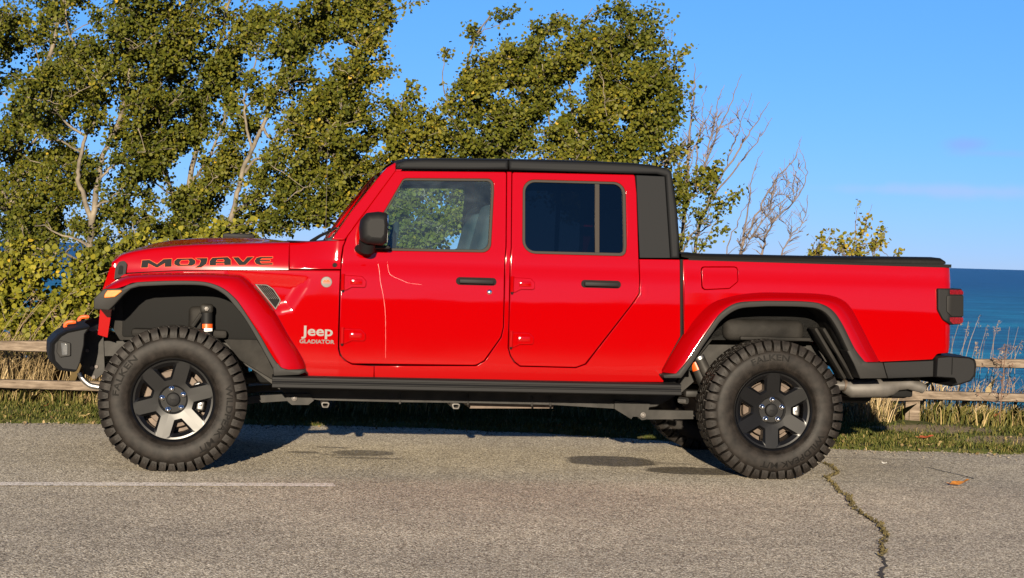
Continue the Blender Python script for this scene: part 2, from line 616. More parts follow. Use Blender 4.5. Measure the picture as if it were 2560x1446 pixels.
def asphalt_material(name, paint=None):
    m = bpy.data.materials.new(name)
    m.use_nodes = True
    n, l = nodes_of(m)
    p = n['Principled BSDF']
    tc = n.new('ShaderNodeTexCoord')
    def noise(s, d=4, r=.6):
        z = n.new('ShaderNodeTexNoise')
        z.inputs['Scale'].default_value = s
        z.inputs['Detail'].default_value = d
        z.inputs['Roughness'].default_value = r
        l.new(tc.outputs['Object'], z.inputs['Vector'])
        return z.outputs[0]
    vo = n.new('ShaderNodeTexVoronoi')
    vo.inputs['Scale'].default_value = 130
    l.new(tc.outputs['Object'], vo.inputs['Vector'])
    sep = n.new('ShaderNodeSeparateColor')
    l.new(vo.outputs['Color'], sep.inputs[0])
    stones = ramp(n, l, sep.outputs[0], [(0.0, (.13, .11, .085)), (.35, (.38, .34, .27)), (.7, (.59, .535, .43)), (1.0, (1.0, .93, .78))])
    gap = ramp(n, l, vo.outputs['Distance'], [(.25, (1, 1, 1)), (.75, (.56, .53, .49))])
    c = mixc(n, l, 1.0, stones, gap, 'MULTIPLY')
    big = ramp(n, l, noise(.55, 6), [(.28, (.74, .73, .72)), (.72, (1.2, 1.18, 1.13))])
    c = mixc(n, l, 1.0, c, big, 'MULTIPLY')
    med = ramp(n, l, noise(5.0, 8, .7), [(.3, (.85, .85, .86)), (.72, (1.12, 1.12, 1.1))])
    c = mixc(n, l, 1.0, c, med, 'MULTIPLY')
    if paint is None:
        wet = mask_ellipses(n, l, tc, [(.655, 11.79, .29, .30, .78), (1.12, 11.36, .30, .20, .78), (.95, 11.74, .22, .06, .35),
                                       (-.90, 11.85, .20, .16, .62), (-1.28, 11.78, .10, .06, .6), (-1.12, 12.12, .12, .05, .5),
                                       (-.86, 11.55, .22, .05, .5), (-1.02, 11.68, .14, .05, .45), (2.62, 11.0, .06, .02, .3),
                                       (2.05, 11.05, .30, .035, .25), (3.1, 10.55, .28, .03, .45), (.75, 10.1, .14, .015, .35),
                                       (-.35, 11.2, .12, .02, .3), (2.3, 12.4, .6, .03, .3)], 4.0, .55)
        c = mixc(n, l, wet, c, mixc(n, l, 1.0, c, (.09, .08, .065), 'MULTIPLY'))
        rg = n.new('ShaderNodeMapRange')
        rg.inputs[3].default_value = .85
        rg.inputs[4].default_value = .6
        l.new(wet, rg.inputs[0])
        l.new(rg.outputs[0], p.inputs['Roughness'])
    else:
        wear = ramp(n, l, noise(38, 6, .75), [(.40, (0, 0, 0)), (.56, (.8, .8, .8))])
        c = mixc(n, l, wear, c, paint)
        p.inputs['Roughness'].default_value = .8
    l.new(c, p.inputs['Base Color'])
    p.inputs['Specular IOR Level'].default_value = .25
    bp = n.new('ShaderNodeBump')
    bp.inputs['Strength'].default_value = .55
    bp.inputs['Distance'].default_value = .004
    iv = n.new('ShaderNodeMath')
    iv.operation = 'SUBTRACT'
    iv.inputs[0].default_value = 1
    l.new(vo.outputs['Distance'], iv.inputs[1])
    l.new(iv.outputs[0], bp.inputs['Height'])
    l.new(bp.outputs[0], p.inputs['Normal'])
    return m

EDGE = [(-60, 12.6), (-8, 12.75), (-5, 12.9), (-3.5, 13.03), (-2.9, 13.22), (-1.6, 13.5), (-.8, 13.6), (.4, 13.4), (1.2, 13.1), (2.3, 12.9), (3.6, 12.9), (6, 12.85), (60, 12.6)]
def edge_y(x):
    return float(np.interp(x, [e[0] for e in EDGE], [e[1] for e in EDGE])) + .025 * math.sin(x * 9) + .02 * math.sin(x * 23 + 1)

M['asphalt'] = asphalt_material('asphalt')
M['road_paint'] = asphalt_material('worn_white_paint', (.80, .74, .68))
grid_obj('parking_lot', [-900, -60, 0, 60, 900], [-900, 0, 16], lambda x, y: 0.0, M['asphalt'])
# lawn added behind the camera, unseen, to darken reflections low in the paint
M['reflection_lawn'] = mk('added_lawn_green', (.022, .030, .008), .95, spec=.1, var=.4, vscale=.8)
grid_obj('added_lawn', [-300, -40, 0, 40, 300], [-300, -60, -2.5], lambda x, y: 0.05, M['reflection_lawn'])

def strip(name, pts, w, z, mat):
    vs, fs = [], []
    for i, p in enumerate(pts):
        a = Vector(pts[max(i - 1, 0)]); b = Vector(pts[min(i + 1, len(pts) - 1)])
        t = (b - a).normalized()
        ww = w(i) if callable(w) else w
        vs += [(p[0] - t.y * ww, p[1] + t.x * ww, z), (p[0] + t.y * ww, p[1] - t.x * ww, z)]
        if i:
            k = 2 * i
            fs.append((k - 2, k - 1, k + 1, k))
    o = MB().add(vs, fs).build(name, mat, fix=False)
    o['kind'] = 'structure'
    return o
strip('road_marking', [(-8.0, 8.72), (-5.0, 9.33), (-2.644, 9.81), (-1.64, 10.02), (-.93, 10.165)], .075, .004, M['road_paint'])

# crack in the asphalt: dark gap, then moss growing along its far half
M['crack'] = mk('crack_dark', (.02, .017, .013), .95)
M['moss'] = mk('crack_weeds', (.055, .042, .012), .9, var=.5, vscale=40, bump=.6, bscale=120, bdist=.01)
CRK = [(2.03, 11.988), (2.046, 11.811), (2.035, 11.547), (2.006, 11.393), (1.909, 11.205), (1.897, 10.87), (1.866, 10.568), (1.883, 10.31), (1.849, 10.085), (1.826, 9.779), (1.829, 9.467), (1.843, 9.245), (1.808, 8.997), (1.801, 8.855), (1.753, 8.709), (1.708, 8.486), (1.681, 8.322), (1.646, 8.184), (1.643, 8.098), (1.585, 7.871), (1.542, 7.659), (1.424, 7.159), (1.233, 6.131), (1.035, 5.261)]
def jag(pts, amp, k=5):
    o = []
    for i in range(len(pts) - 1):
        for j in range(k):
            t = j / k
            o.append((pts[i][0] * (1 - t) + pts[i + 1][0] * t + random.gauss(0, amp), pts[i][1] * (1 - t) + pts[i + 1][1] * t + random.gauss(0, amp)))
    return o
crk = jag(CRK, .006)
strip('asphalt_crack', crk, lambda i: .005 + .007 * random.random(), .004, M['crack'])
moss_bm = MB()
for i, p in enumerate(crk):
    fade = 1.0 if i < 66 else (.35 if i < 84 else .0)
    for k in range(int((6 + 10 * random.random()) * fade)):
        x, y = p[0] + random.gauss(0, .0045), p[1] + random.gauss(0, .008)
        a, h, w = random.random() * 6.28, .006 + random.random() * .012, .006 + .006 * random.random()
        dx, dy = math.cos(a) * w, math.sin(a) * w
        moss_bm.add([(x - dx, y - dy, .004), (x + dx, y + dy, .004), (x + random.gauss(0, .008), y + random.gauss(0, .008), .004 + h)], [(0, 1, 2)])
tag(moss_bm.build('weeds', M['moss'], fix=False), kind='stuff')
strip('asphalt_crack', jag([(2.676, 11.927), (2.73, 11.721), (2.803, 11.505), (2.833, 11.328)], .004), .005, .004, M['crack'])

def ground_z(x, y):
    e = edge_y(x)
    z = -.02 + min(1, max(0, (y - e) / .12)) * .045
    z += .02 * math.sin(x * 1.7 + y * 2.3) * min(1, max(0, (y - e) * 1.5))
    if y > 16.2:
        d = y - 16.2
        z -= d * .18 + max(0, d - 1.5) * .45
    return max(z, -14)

def verge_material():
    m = bpy.data.materials.new('grass_verge_soil')
    m.use_nodes = True
    n, l = nodes_of(m)
    p = n['Principled BSDF']
    tc = n.new('ShaderNodeTexCoord')
    nz = n.new('ShaderNodeTexNoise')
    nz.inputs['Scale'].default_value = 9
    nz.inputs['Detail'].default_value = 8
    l.new(tc.outputs['Object'], nz.inputs['Vector'])
    c = ramp(n, l, nz.outputs[0], [(.3, (.035, .045, .010)), (.5, (.065, .075, .018)), (.7, (.12, .10, .04))])
    sand = mask_ellipses(n, l, tc, SAND, 7.0, 1.5)
    c = mixc(n, l, sand, c, (.20, .155, .095))
    l.new(c, p.inputs['Base Color'])
    p.inputs['Roughness'].default_value = .95
    p.inputs['Specular IOR Level'].default_value = .1
    bp = n.new('ShaderNodeBump')
    bp.inputs['Strength'].default_value = .6
    bp.inputs['Distance'].default_value = .02
    n2 = n.new('ShaderNodeTexNoise')
    n2.inputs['Scale'].default_value = 45
    n2.inputs['Detail'].default_value = 6
    l.new(tc.outputs['Object'], n2.inputs['Vector'])
    l.new(n2.outputs[0], bp.inputs['Height'])
    l.new(bp.outputs[0], p.inputs['Normal'])
    return m
SAND = [(3.32, 14.40, .48, .30, 1.0), (3.72, 13.70, .42, .26, .9), (3.05, 14.35, .12, .08, .8), (4.6, 13.9, .4, .2, .8)]
M['verge'] = verge_material()
xs = [-200, -60, -30, -15, -9] + list(np.arange(-6, 6.01, .12)) + [9, 15, 30, 60, 200]
ys = list(np.arange(12.4, 14.0, .05)) + list(np.arange(14.0, 17.6, .15)) + [18, 19, 20, 22, 25, 30, 36, 44, 50]
grid_obj('grass_verge', xs, ys, ground_z, M['verge'])

def water_material():
    m = bpy.data.materials.new('lake_water')
    m.use_nodes = True
    n, l = nodes_of(m)
    p = n['Principled BSDF']
    tc = n.new('ShaderNodeTexCoord')
    mp = n.new('ShaderNodeMapping')
    mp.inputs['Scale'].default_value = (.25, 1, 1)
    l.new(tc.outputs['Object'], mp.inputs[0])
    nz = n.new('ShaderNodeTexNoise')
    nz.inputs['Scale'].default_value = .35
    nz.inputs['Detail'].default_value = 9
    nz.inputs['Roughness'].default_value = .65
    l.new(mp.outputs[0], nz.inputs['Vector'])
    n2 = n.new('ShaderNodeTexNoise')
    n2.inputs['Scale'].default_value = .018
    n2.inputs['Detail'].default_value = 5
    l.new(mp.outputs[0], n2.inputs['Vector'])
    c = ramp(n, l, n2.outputs[0], [(.35, (.001, .038, .125)), (.65, (.002, .062, .165))])
    sx = n.new('ShaderNodeSeparateXYZ')
    l.new(tc.outputs['Object'], sx.inputs[0])
    sh = n.new('ShaderNodeMapRange')                     # shallow turquoise water near the shore
    sh.inputs[1].default_value = 1500
    sh.inputs[2].default_value = 200
    l.new(sx.outputs[1], sh.inputs[0])
    n3 = n.new('ShaderNodeTexNoise')
    n3.inputs['Scale'].default_value = .09
    n3.inputs['Detail'].default_value = 7
    l.new(mp.outputs[0], n3.inputs['Vector'])
    c = mixc(n, l, sh.outputs[0], c, (.006, .125, .215))
    c = mixc(n, l, 1.0, c, ramp(n, l, nz.outputs[0], [(.38, (.45, .52, .60)), (.64, (1.6, 1.5, 1.4))]), 'MULTIPLY')
    c = mixc(n, l, 1.0, c, ramp(n, l, n3.outputs[0], [(.42, (.58, .62, .68)), (.58, (1.42, 1.36, 1.26))]), 'MULTIPLY')
    cap = ramp(n, l, nz.outputs[0], [(.70, (0, 0, 0)), (.73, (1, 1, 1))])
    c = mixc(n, l, cap, c, (.6, .65, .7))
    l.new(c, p.inputs['Base Color'])
    p.inputs['Roughness'].default_value = .35
    p.inputs['Specular IOR Level'].default_value = .10
    bp = n.new('ShaderNodeBump')
    bp.inputs['Strength'].default_value = 1.0
    bp.inputs['Distance'].default_value = .9
    l.new(nz.outputs[0], bp.inputs['Height'])
    l.new(bp.outputs[0], p.inputs['Normal'])
    return m
M['water'] = water_material()
grid_obj('lake', [-40000, -2000, 0, 2000, 40000], [40, 400, 3000, 40000], lambda x, y: -13.0, M['water'])

# ------------------------------------------------------------------ the pickup truck
truck = empty('pickup_truck', (-2.0185, 11.51, 0), 0.1345)
tag(truck, 'bright red four-door pickup truck with black hardtop and big mud tyres parked on the asphalt', 'pickup truck')
T = truck
SIDES = (-1, 1)

# --- outlines, metres in the truck's own frame (x rearward from the front axle, z up)
DOOR1 = [(1.2335, 1.7447), (1.8855, 1.7614, 0.0122), (1.8875, 1.3213), (1.8818, 1.223), (1.8809, 0.9899), (1.8808, 0.8547), (1.8682, 0.7962, 0.0611), (1.7733, 0.6567), (1.7271, 0.6289, 0.0685), (1.0075, 0.6232), (0.9748, 0.6387), (0.9513, 0.659), (0.9375, 0.6852), (0.9314, 0.7173), (0.9307, 0.8325), (0.9306, 1.1527), (0.934, 1.2196), (0.9427, 1.296), (0.9644, 1.3568)]
DOOR2 = [(1.9206, 1.7615, 0.0122), (2.6529, 1.7713, 0.0122), (2.6643, 1.6612), (2.6785, 1.2806), (2.6836, 1.1748), (2.6832, 1.0689, 0.0538), (2.6413, 1.009, 0.0244), (2.3711, 0.6505), (2.317, 0.6287, 0.0611), (1.9856, 0.6308), (1.9543, 0.6546), (1.9306, 0.688), (1.9164, 0.7343), (1.9159, 0.9092), (1.917, 1.2473), (1.9215, 1.3176)]
WIN1 = [(1.2823, 1.7043, 0.0342), (1.8103, 1.72, 0.0587), (1.8137, 1.6425), (1.7996, 1.286, 0.0538), (1.1763, 1.2797), (1.0491, 1.2806, 0.0342)]
WIN1I = [(1.2848, 1.6913, 0.022), (1.7964, 1.704, 0.0465), (1.7983, 1.6466), (1.7829, 1.3019, 0.0489), (1.176, 1.2947), (1.0765, 1.2953, 0.0196)]
WIN2 = [(1.9844, 1.7212, 0.0685), (2.5977, 1.7255, 0.0733), (2.607, 1.3517), (2.6002, 1.2878, 0.0733), (1.9859, 1.2867, 0.0782)]
WIN2I = [(1.9988, 1.7061, 0.0587), (2.5797, 1.7118, 0.0587), (2.5879, 1.3464), (2.5833, 1.3062, 0.0538), (2.0034, 1.3024, 0.0587)]
BODY = [(1.8893, 1.7627), (1.9168, 1.7625), (1.918, 1.3175), (1.9132, 1.2472), (1.9123, 0.9091), (1.9112, 0.7342), (1.9252, 0.6879), (1.9497, 0.651), (1.9857, 0.6261), (2.3172, 0.6245), (2.3772, 0.6471), (2.6461, 1.0068), (2.6875, 1.069), (2.687, 1.1748), (2.6824, 1.2725), (2.9278, 1.277, 0.0073), (2.9368, 0.8252), (2.8315, 0.6223), (2.8482, 0.5509, 0.0073), (1.1403, 0.5299), (1.1369, 0.6127), (1.7273, 0.624), (1.7781, 0.6521), (1.8729, 0.794), (1.885, 0.8548), (1.8849, 0.99), (1.8859, 1.2231), (1.8915, 1.3214)]
for s in SIDES:
    dk = .0 if s < 0 else 0
    body = panel('cab_side', fillet(BODY), M['paint'], T, s, depth=.05)
    for nm, outl, win, wini, hpx in (('front_door', DOOR1, WIN1, WIN1I, 0), ('rear_door', DOOR2, WIN2, WIN2I, 1)):
        d = panel(nm, fillet(outl), M['paint'], T, s, holes=[fillet(win)], depth=.045, r=.005)
        panel('window_trim', fillet(win), M['windowtrim'], d, s, holes=[fillet(wini)], depth=.03, r=.003, off=-.004)
        panel('window_glass', fillet(wini), (M['glass'] if s < 0 else M['farglass']) if hpx == 0 else M['darkglass'], d, s, depth=.004, r=.0005, off=-.016)
        if hpx:
            panel('window_divider', [(2.4151, 1.7098), (2.4427, 1.7098), (2.4457, 1.3022), (2.4182, 1.3026)], M['windowtrim'], d, s, depth=.02, r=.003, off=-.008)
        # handle with its black recess
        ctr, zz = [(1.7172, 1.1149), (2.4549, 1.1182)][hpx]
        hy = hb(zz)
        rec = [(ctr - .120, zz - .022, .022), (ctr + .118, zz - .022, .022), (ctr + .118, zz + .024, .022), (ctr - .120, zz + .024, .022)]
        h = panel('handle', fillet(rec), M['matte'], d, s, depth=.01, r=.004, off=.003, zstep=None)
        g = MB().box((ctr - .002, s * (hy + .030), zz + .001), (.202, .016, .026), .006)
        g.box((ctr + .088, s * (hy + .016), zz), (.022, .03, .026), .004).box((ctr - .092, s * (hy + .016), zz), (.018, .03, .024), .004)
        g.build('grip', M['plastic'], h)
        # hinges
        for hz in ([(1.0068, 1.0925), (1.0101, 0.7848)], [(1.9901, 1.1059), (1.9909, 0.7861)])[hpx]:
            hx, hzz = hz
            y0 = hb(hzz)
            hp = [(hx - .070, hzz + .040), (hx + .045, hzz + .037, .02), (hx + .070, hzz + .012, .015), (hx + .070, hzz - .030, .015), (hx - .01, hzz - .030), (hx - .045, hzz - .048), (hx - .070, hzz - .048)]
            hg = panel('hinge', fillet(hp), M['paint'], d, s, depth=.020, r=.005, off=.015)
            k = MB().tube([(hx - .064, s * (y0 + .016), hzz + .046), (hx - .064, s * (y0 + .016), hzz - .046)], .0105, 10)
            k.box((hx + .012, s * (y0 + .016), hzz + .002), (.07, .008, .030), .003)
            for bx in (-.012, .038):
                k.tube([(hx + bx, s * (y0 + .012), hzz + .001), (hx + bx, s * (y0 + .024), hzz + .001)], .0075, 6)
            k.build('hinge_pin', M['paint'], hg)
            MB().tube([(hx - .064, s * (y0 + .016), hzz - .046), (hx - .064, s * (y0 + .016), hzz - .058)], [.010, .006], 10).build('pin_cap', M['matte'], hg)
        if hpx == 0:
            (lx, lz), = [(1.7947, 1.0565)]
            MB().lathe([(.0001, .014), (.008, .013), (.014, .009), (.0165, .0), (.0165, -.004)], 20, lambda r, a, w: (lx + r * math.cos(a), s * (hb(lz) + w), lz + r * math.sin(a))).build('lock', M['chrome'], d)
    # windscreen pillar
    PIL = [(1.2326, 1.795), (1.2372, 1.7471), (0.9577, 1.3473), (0.9465, 1.3331), (0.8728, 1.3344), (0.9039, 1.3818), (0.9821, 1.501), (1.1351, 1.7041), (1.1833, 1.7623)]
    panel('windshield_pillar', fillet(PIL), M['paint'], T, s, depth=.07, r=.008)

# dark tub that closes the cab below the windows and behind the gaps
tub = MB()
tub.extrude([(-.755, .50), (-.768, .9), (-.745, 1.255), (.745, 1.255), (.768, .9), (.755, .50)], lambda u, v, t: (t, u, v), 1.02, 2.93)
for s in SIDES:
    tub.add([(.97, s * .74, 1.26), (.97, s * .76, .6), (1.08, s * .76, .6), (1.08, s * .74, 1.26)], [(0, 1, 2, 3)])
    tub.add([(1.86, s * .745, 1.25), (1.95, s * .745, 1.25), (1.95, s * .685, 1.75), (1.86, s * .685, 1.75)], [(0, 1, 2, 3)])
tub.build('cab_floor', M['matte'], T)
# interior
ds = MB().box((1.02, 0, 1.22), (.34, 1.36, .16), .04).box((.98, -.36, 1.31), (.26, .36, .08), .03)
ds.build('dashboard', M['seat'], T)
sw = MB()
ring = [(1.24 + .10 * math.sin(a) * .35, -.37 + .185 * math.cos(a), 1.27 + .185 * math.sin(a) * .93) for a in np.linspace(0, 2 * math.pi, 33)]
sw.tube(ring, .016, 8, caps=False).tube([(1.05, -.37, 1.18), (1.23, -.37, 1.27)], .03, 8)
for a in (0, math.pi, -math.pi / 2):
    sw.tube([(1.235, -.37, 1.27), (1.24 + .035 * math.sin(a), -.37 + .18 * math.cos(a), 1.27 + .17 * math.sin(a))], .016, 6)
sw.build('steering_wheel', M['seat'], T)
def seat(x, y, w, name):
    b = MB().box((x + .02, y, 1.02), (.5, w, .16), .05, seg=3)
    b.box((x + .30, y, 1.28), (.13, w * .92, .60), .05, Matrix.Rotation(R(14), 4, 'Y'), 3)
    o = b.build(name, M['seat'], T)
    for yy in ([y] if w < .7 else [y - .38, y + .38]):
        MB().box((x + .405, yy, 1.645), (.09, .25, .17), .04, Matrix.Rotation(R(10), 4, 'Y'), 3).tube([(x + .39, yy, 1.5), (x + .40, yy, 1.6)], .02, 6).build('headrest', M['seat'], o)
seat(1.50, -.37, .50, 'seat')
seat(1.50, .37, .50, 'seat')
seat(2.36, 0, 1.3, 'rear_seat')
rm = MB().box((1.235, -.02, 1.655), (.03, .25, .075), .012, Matrix.Rotation(R(-28), 4, 'Z')).tube([(1.22, -.02, 1.66), (1.16, 0, 1.74)], .012, 6)
rmo = rm.build('rear_view_mirror', M['matte'], T)
MB().box((1.251, -.027, 1.655), (.004, .235, .062), .001, Matrix.Rotation(R(-28), 4, 'Z')).build('mirror_glass', M['mirror'], rmo)
# windscreen with header
wz = [(0.8772, 1.3403), (1.1834, 1.7593)]
MB().add([(wz[0][0] + .025, -.735, wz[0][1]), (wz[0][0] + .025, .735, wz[0][1]), (wz[1][0] + .012, .68, wz[1][1]), (wz[1][0] + .012, -.68, wz[1][1])], [(0, 1, 2, 3)]).build('windshield', M['farglass'], T)
hd = [(1.2316, 1.7938), (1.2371, 1.7495)]
MB().extrude([(hd[0][0] - .026, hd[0][1] - .036), (hd[0][0] - .001, hd[0][1] - .004), (hd[0][0] + .06, hd[0][1] - .012), (hd[0][0] + .03, hd[0][1] - .055)], lambda u, v, t: (u, t, v), -.70, .70).build('windshield_header', M['paint'], T)

# --- hardtop: front roof panels, rear top that comes down behind the cab
RO_F = [(1.2356, 1.7571), (1.2374, 1.789), (1.2906, 1.8106, 0.0733), (1.3989, 1.8182), (1.8961, 1.8325), (1.8969, 1.7745)]
RO_R = [(1.9018, 1.8325), (2.3627, 1.8382), (2.6634, 1.8346), (2.8037, 1.8252, 0.1467), (2.8764, 1.8134, 0.0978), (2.8913, 1.7019), (2.9101, 1.5716), (2.9226, 1.4249), (2.9264, 1.2834), (2.8709, 1.2837), (2.8368, 1.7691), (2.7869, 1.7793), (2.6179, 1.7768), (1.9025, 1.7743)]
def roof(name, outl, p):
    o = fillet(outl, 8)
    panel(name, o, M['hardtop'], p, -1, depth=.1, r=.022, off=.006)
    return panel(name, o, M['hardtop'], p, 1, depth=.1, r=.022, off=.006)
ht = empty('hardtop', (0, 0, 0), 0, T)
roof('roof_side', RO_F, ht)
roof('roof_side', RO_R, ht)
tp = [(1.2378, 1.7869), (1.2665, 1.8008), (1.306, 1.8114), (1.3995, 1.818), (1.6342, 1.8259), (1.8965, 1.8326), (2.1318, 1.8362), (2.3637, 1.8385), (2.6646, 1.8349), (2.7929, 1.8263), (2.8486, 1.8151), (2.8754, 1.7921), (2.8927, 1.7021), (2.9115, 1.5718), (2.9235, 1.4249), (2.9278, 1.2834)]
rows = []
for (x, z) in tp:
    w = hb(z) + .006 - .016
    k = 1.0 if x < 2.82 else max(0.0, 1 - (x - 2.82) / .06)
    rows.append([(x + (1 - k) * .03 * (1 - (t * t)), w * t, z + k * .028 * (1 - abs(t) ** 3)) for t in np.linspace(-1, 1, 17)])
MB().grid(rows).build('roof_skin', M['hardtop'], ht)
MB().box((1.78, 0, 1.795), (.9, 1.32, .02)).box((2.35, 0, 1.79), (1.0, 1.34, .02)).build('headliner', M['seat'], ht)
for s in SIDES:
    panel('quarter_panel', fillet([(2.6616, 1.7692), (2.8329, 1.7679), (2.8679, 1.2846), (2.6844, 1.2808)]), M['hardtop'], ht, s, depth=.05, r=.003, off=.003)
(qx, qz), = [(2.903, 1.4884)]
MB().box((qx - .004, 0, qz + .03), (.012, 1.15, .26), .004, Matrix.Rotation(R(3), 4, 'Y')).build('rear_window', M['darkglass'], ht)

# --- cowl and hood
HSIDE = lambda x, z: np.interp(x, [-.36, .63], [.655, .745]) - .085 * max(0, z - 1.12) - .8 * max(0, z - 1.14) ** 2
def cowl_y(x, z):
    t = min(1, max(0, (x - .63) / .30))
    return (1 - t * t * (3 - 2 * t)) * HSIDE(x, z) + t * t * (3 - 2 * t) * hb(z) - .055 * math.sin(math.pi * min(1, max(0, t))) * (z - 1.13) / .2 * .0
CW = [(0.6316, 1.3137), (0.7607, 1.3196), (0.857, 1.3273, 0.0244), (0.9524, 1.3338), (0.9384, 1.2982), (0.9304, 1.2379), (0.9291, 1.1643), (0.6358, 1.1562)]
for s in SIDES:
    cw = panel('cowl_side', fillet(CW), M['paint'], T, s, surf=cowl_y, xstep=.03, depth=.05, r=.006)
    (bx, bz), = [(0.8947, 1.1873)]
    MB().lathe([(.0001, .004), (.012, .004), (.014, 0), (.014, -.01)], 16, lambda r, a, w: (bx + r * math.cos(a), s * (cowl_y(bx, bz) + w), bz + r * math.sin(a))).build('antenna_plug', M['matte'], cw)
cz = [(0.6313, 1.3171), (0.8782, 1.3314)]
cb = MB().grid([[(x, y * .735, z + .012 * (1 - y * y)) for y in np.linspace(-1, 1, 9)] for (x, z) in ((cz[0][0], cz[0][1] - .003), ((cz[0][0] + cz[1][0]) / 2, cz[0][1] - .004), (cz[1][0], cz[1][1] - .006))])
cb.build('cowl_grille', M['plastic'], T)

zl = [(-0.378, 1.0994), (-0.2905, 1.1098), (-0.1419, 1.1219), (0.0118, 1.134), (0.2757, 1.1436), (0.6334, 1.1534)]
ze = [(-0.3744, 1.1635), (-0.3506, 1.2032), (-0.3082, 1.2228), (-0.2499, 1.2397), (-0.1464, 1.2608), (-0.0153, 1.2773), (0.1164, 1.2881), (0.3858, 1.3023), (0.6294, 1.3143)]
zc = [(-0.3748, 1.2022), (-0.3313, 1.2247), (-0.2413, 1.2555), (-0.1651, 1.2817), (-0.0489, 1.3048), (0.1053, 1.3212), (0.2509, 1.328), (0.383, 1.3314), (0.5013, 1.3292), (0.5965, 1.3191), (0.6345, 1.3183)]
hx = np.concatenate([np.linspace(zl[0][0], ze[2][0], 8), np.linspace(ze[2][0], zl[-1][0] - .003, 34)[1:]])
fl = lambda P, x: float(np.interp(x, [p[0] for p in P], [p[1] for p in P]))
def sm(P, x, d=.03):
    return sum(fl(P, x + k * d) for k in (-2, -1, 0, 1, 2)) / 5
rows = []
for x in hx:
    a, e, c = fl(zl, x), sm(ze, x, .012), sm(zc, x, .012)
    w = float(np.interp(x, [-.36, .63], [.655, .745]))
    bw = w - .16
    sec = []
    for t in np.linspace(0, 1, 10):            # side, bottom to shoulder
        z = a + (e - .022 - a) * t
        sec.append((HSIDE(x, z), z))
    y0 = sec[-1][0]
    for q in (25, 45, 65, 82):                  # rounded shoulder
        sec.append((y0 - .055 * (1 - math.cos(R(q))), e - .022 + .022 * math.sin(R(q))))
    y1 = y0 - .055
    for t in np.linspace(.08, 1, 12):           # shelf, then the raised centre
        y = y1 * (1 - t)
        k = 1 - min(1, max(0, (y - bw * .55) / (y1 - bw * .55)))
        k = k * k * (3 - 2 * k)
        sec.append((y, e + .004 * t + max(0, c - e) * k))
    half = [(x, -y, z) for (y, z) in sec]
    rows.append(half + [(x, y, z) for (y, z) in reversed(sec[:-1])])
hood = MB().grid(rows)
hood.build('hood', M['paint'], T, angle=60)
# hood front lip closes down to the grille
hv = MB().box((.335, 0, sm(zc, .335) + .012), (.19, .36, .03), .008)
hvo = hv.build('hood_vent', M['plastic'], T)
sl = MB()
for k in range(5):
    sl.box((.27 + k * .033, 0, sm(zc, .335) + .028), (.012, .30, .006), .002)
sl.build('vent_slats', M['matte'], hvo)
# hood latches
for s in SIDES:
    (lx, lz), = [(-0.3202, 1.1328)]
    w0 = float(np.interp(lx, [-.36, .63], [.655, .745]))
    lt = MB()
    pl = fillet([(lx - .040, lz - .062), (lx + .022, lz - .040), (lx + .030, lz + .03, .02), (lx + .014, lz + .046, .02), (lx - .014, lz + .040, .02), (lx - .034, lz + .005, .01)])
    lt.extrude(pl, lambda u, v, t: (u, s * (w0 + t), v), -.01, .022)
    lo = lt.build('hood_latch', M['plastic'], T)
    MB().extrude(fillet([(lx - .020, lz - .035, .006), (lx + .006, lz - .03, .006), (lx + .010, lz + .018, .01), (lx - .012, lz + .018, .01)]), lambda u, v, t: (u, s * (w0 + t), v), .015, .028).build('latch_catch', M['matte'], lo)

# --- front fender panels
FA = [(-0.3932, 1.0323), (-0.3385, 1.0701), (-0.2745, 1.0991), (-0.1854, 1.1106), (-0.0242, 1.1196), (0.1649, 1.1248), (0.2961, 1.1203), (0.3643, 1.1119), (0.4222, 1.0699), (0.4828, 1.0118), (0.5582, 0.9149), (0.6418, 0.7765), (0.7013, 0.688), (0.735, 0.6265), (0.7429, 0.5874)]
FB = [(-0.3823, 1.0219), (-0.3252, 1.0257), (-0.2728, 1.0439), (-0.2181, 1.0622), (-0.0171, 1.0765), (0.1341, 1.077), (0.2147, 1.0624), (0.2735, 1.0357), (0.3215, 0.9973), (0.3583, 0.9575), (0.4166, 0.8729), (0.4797, 0.7791), (0.5385, 0.6819), (0.5945, 0.6067), (0.6401, 0.5894)]
POCKET = [(0.2635, 1.1502), (0.731, 1.1286), (0.7613, 1.111), (0.7492, 1.0484), (0.7119, 0.9875), (0.6636, 0.9079), (0.5887, 0.89), (0.5428, 0.8981), (0.2651, 1.0861)]
def fender_y(x, z):
    b = hb(z)
    t = min(1, max(0, (.93 - x) / .9))
    b -= .045 * t
    # scoop behind the vent
    ins, d = False, 9.0
    n = len(POCKET)
    for q in range(n):
        (xa, za), (xb, zb) = POCKET[q - 1], POCKET[q]
        if (za > z) != (zb > z) and x < (xb - xa) * (z - za) / (zb - za) + xa:
            ins = not ins
        ux, uz = xb - xa, zb - za
        t2 = min(1, max(0, ((x - xa) * ux + (z - za) * uz) / (ux * ux + uz * uz)))
        d = min(d, math.hypot(x - xa - ux * t2, z - za - uz * t2))
    if not ins:
        return b
    d = min(1, d / .085)
    return b - .009 * d * d * (3 - 2 * d)
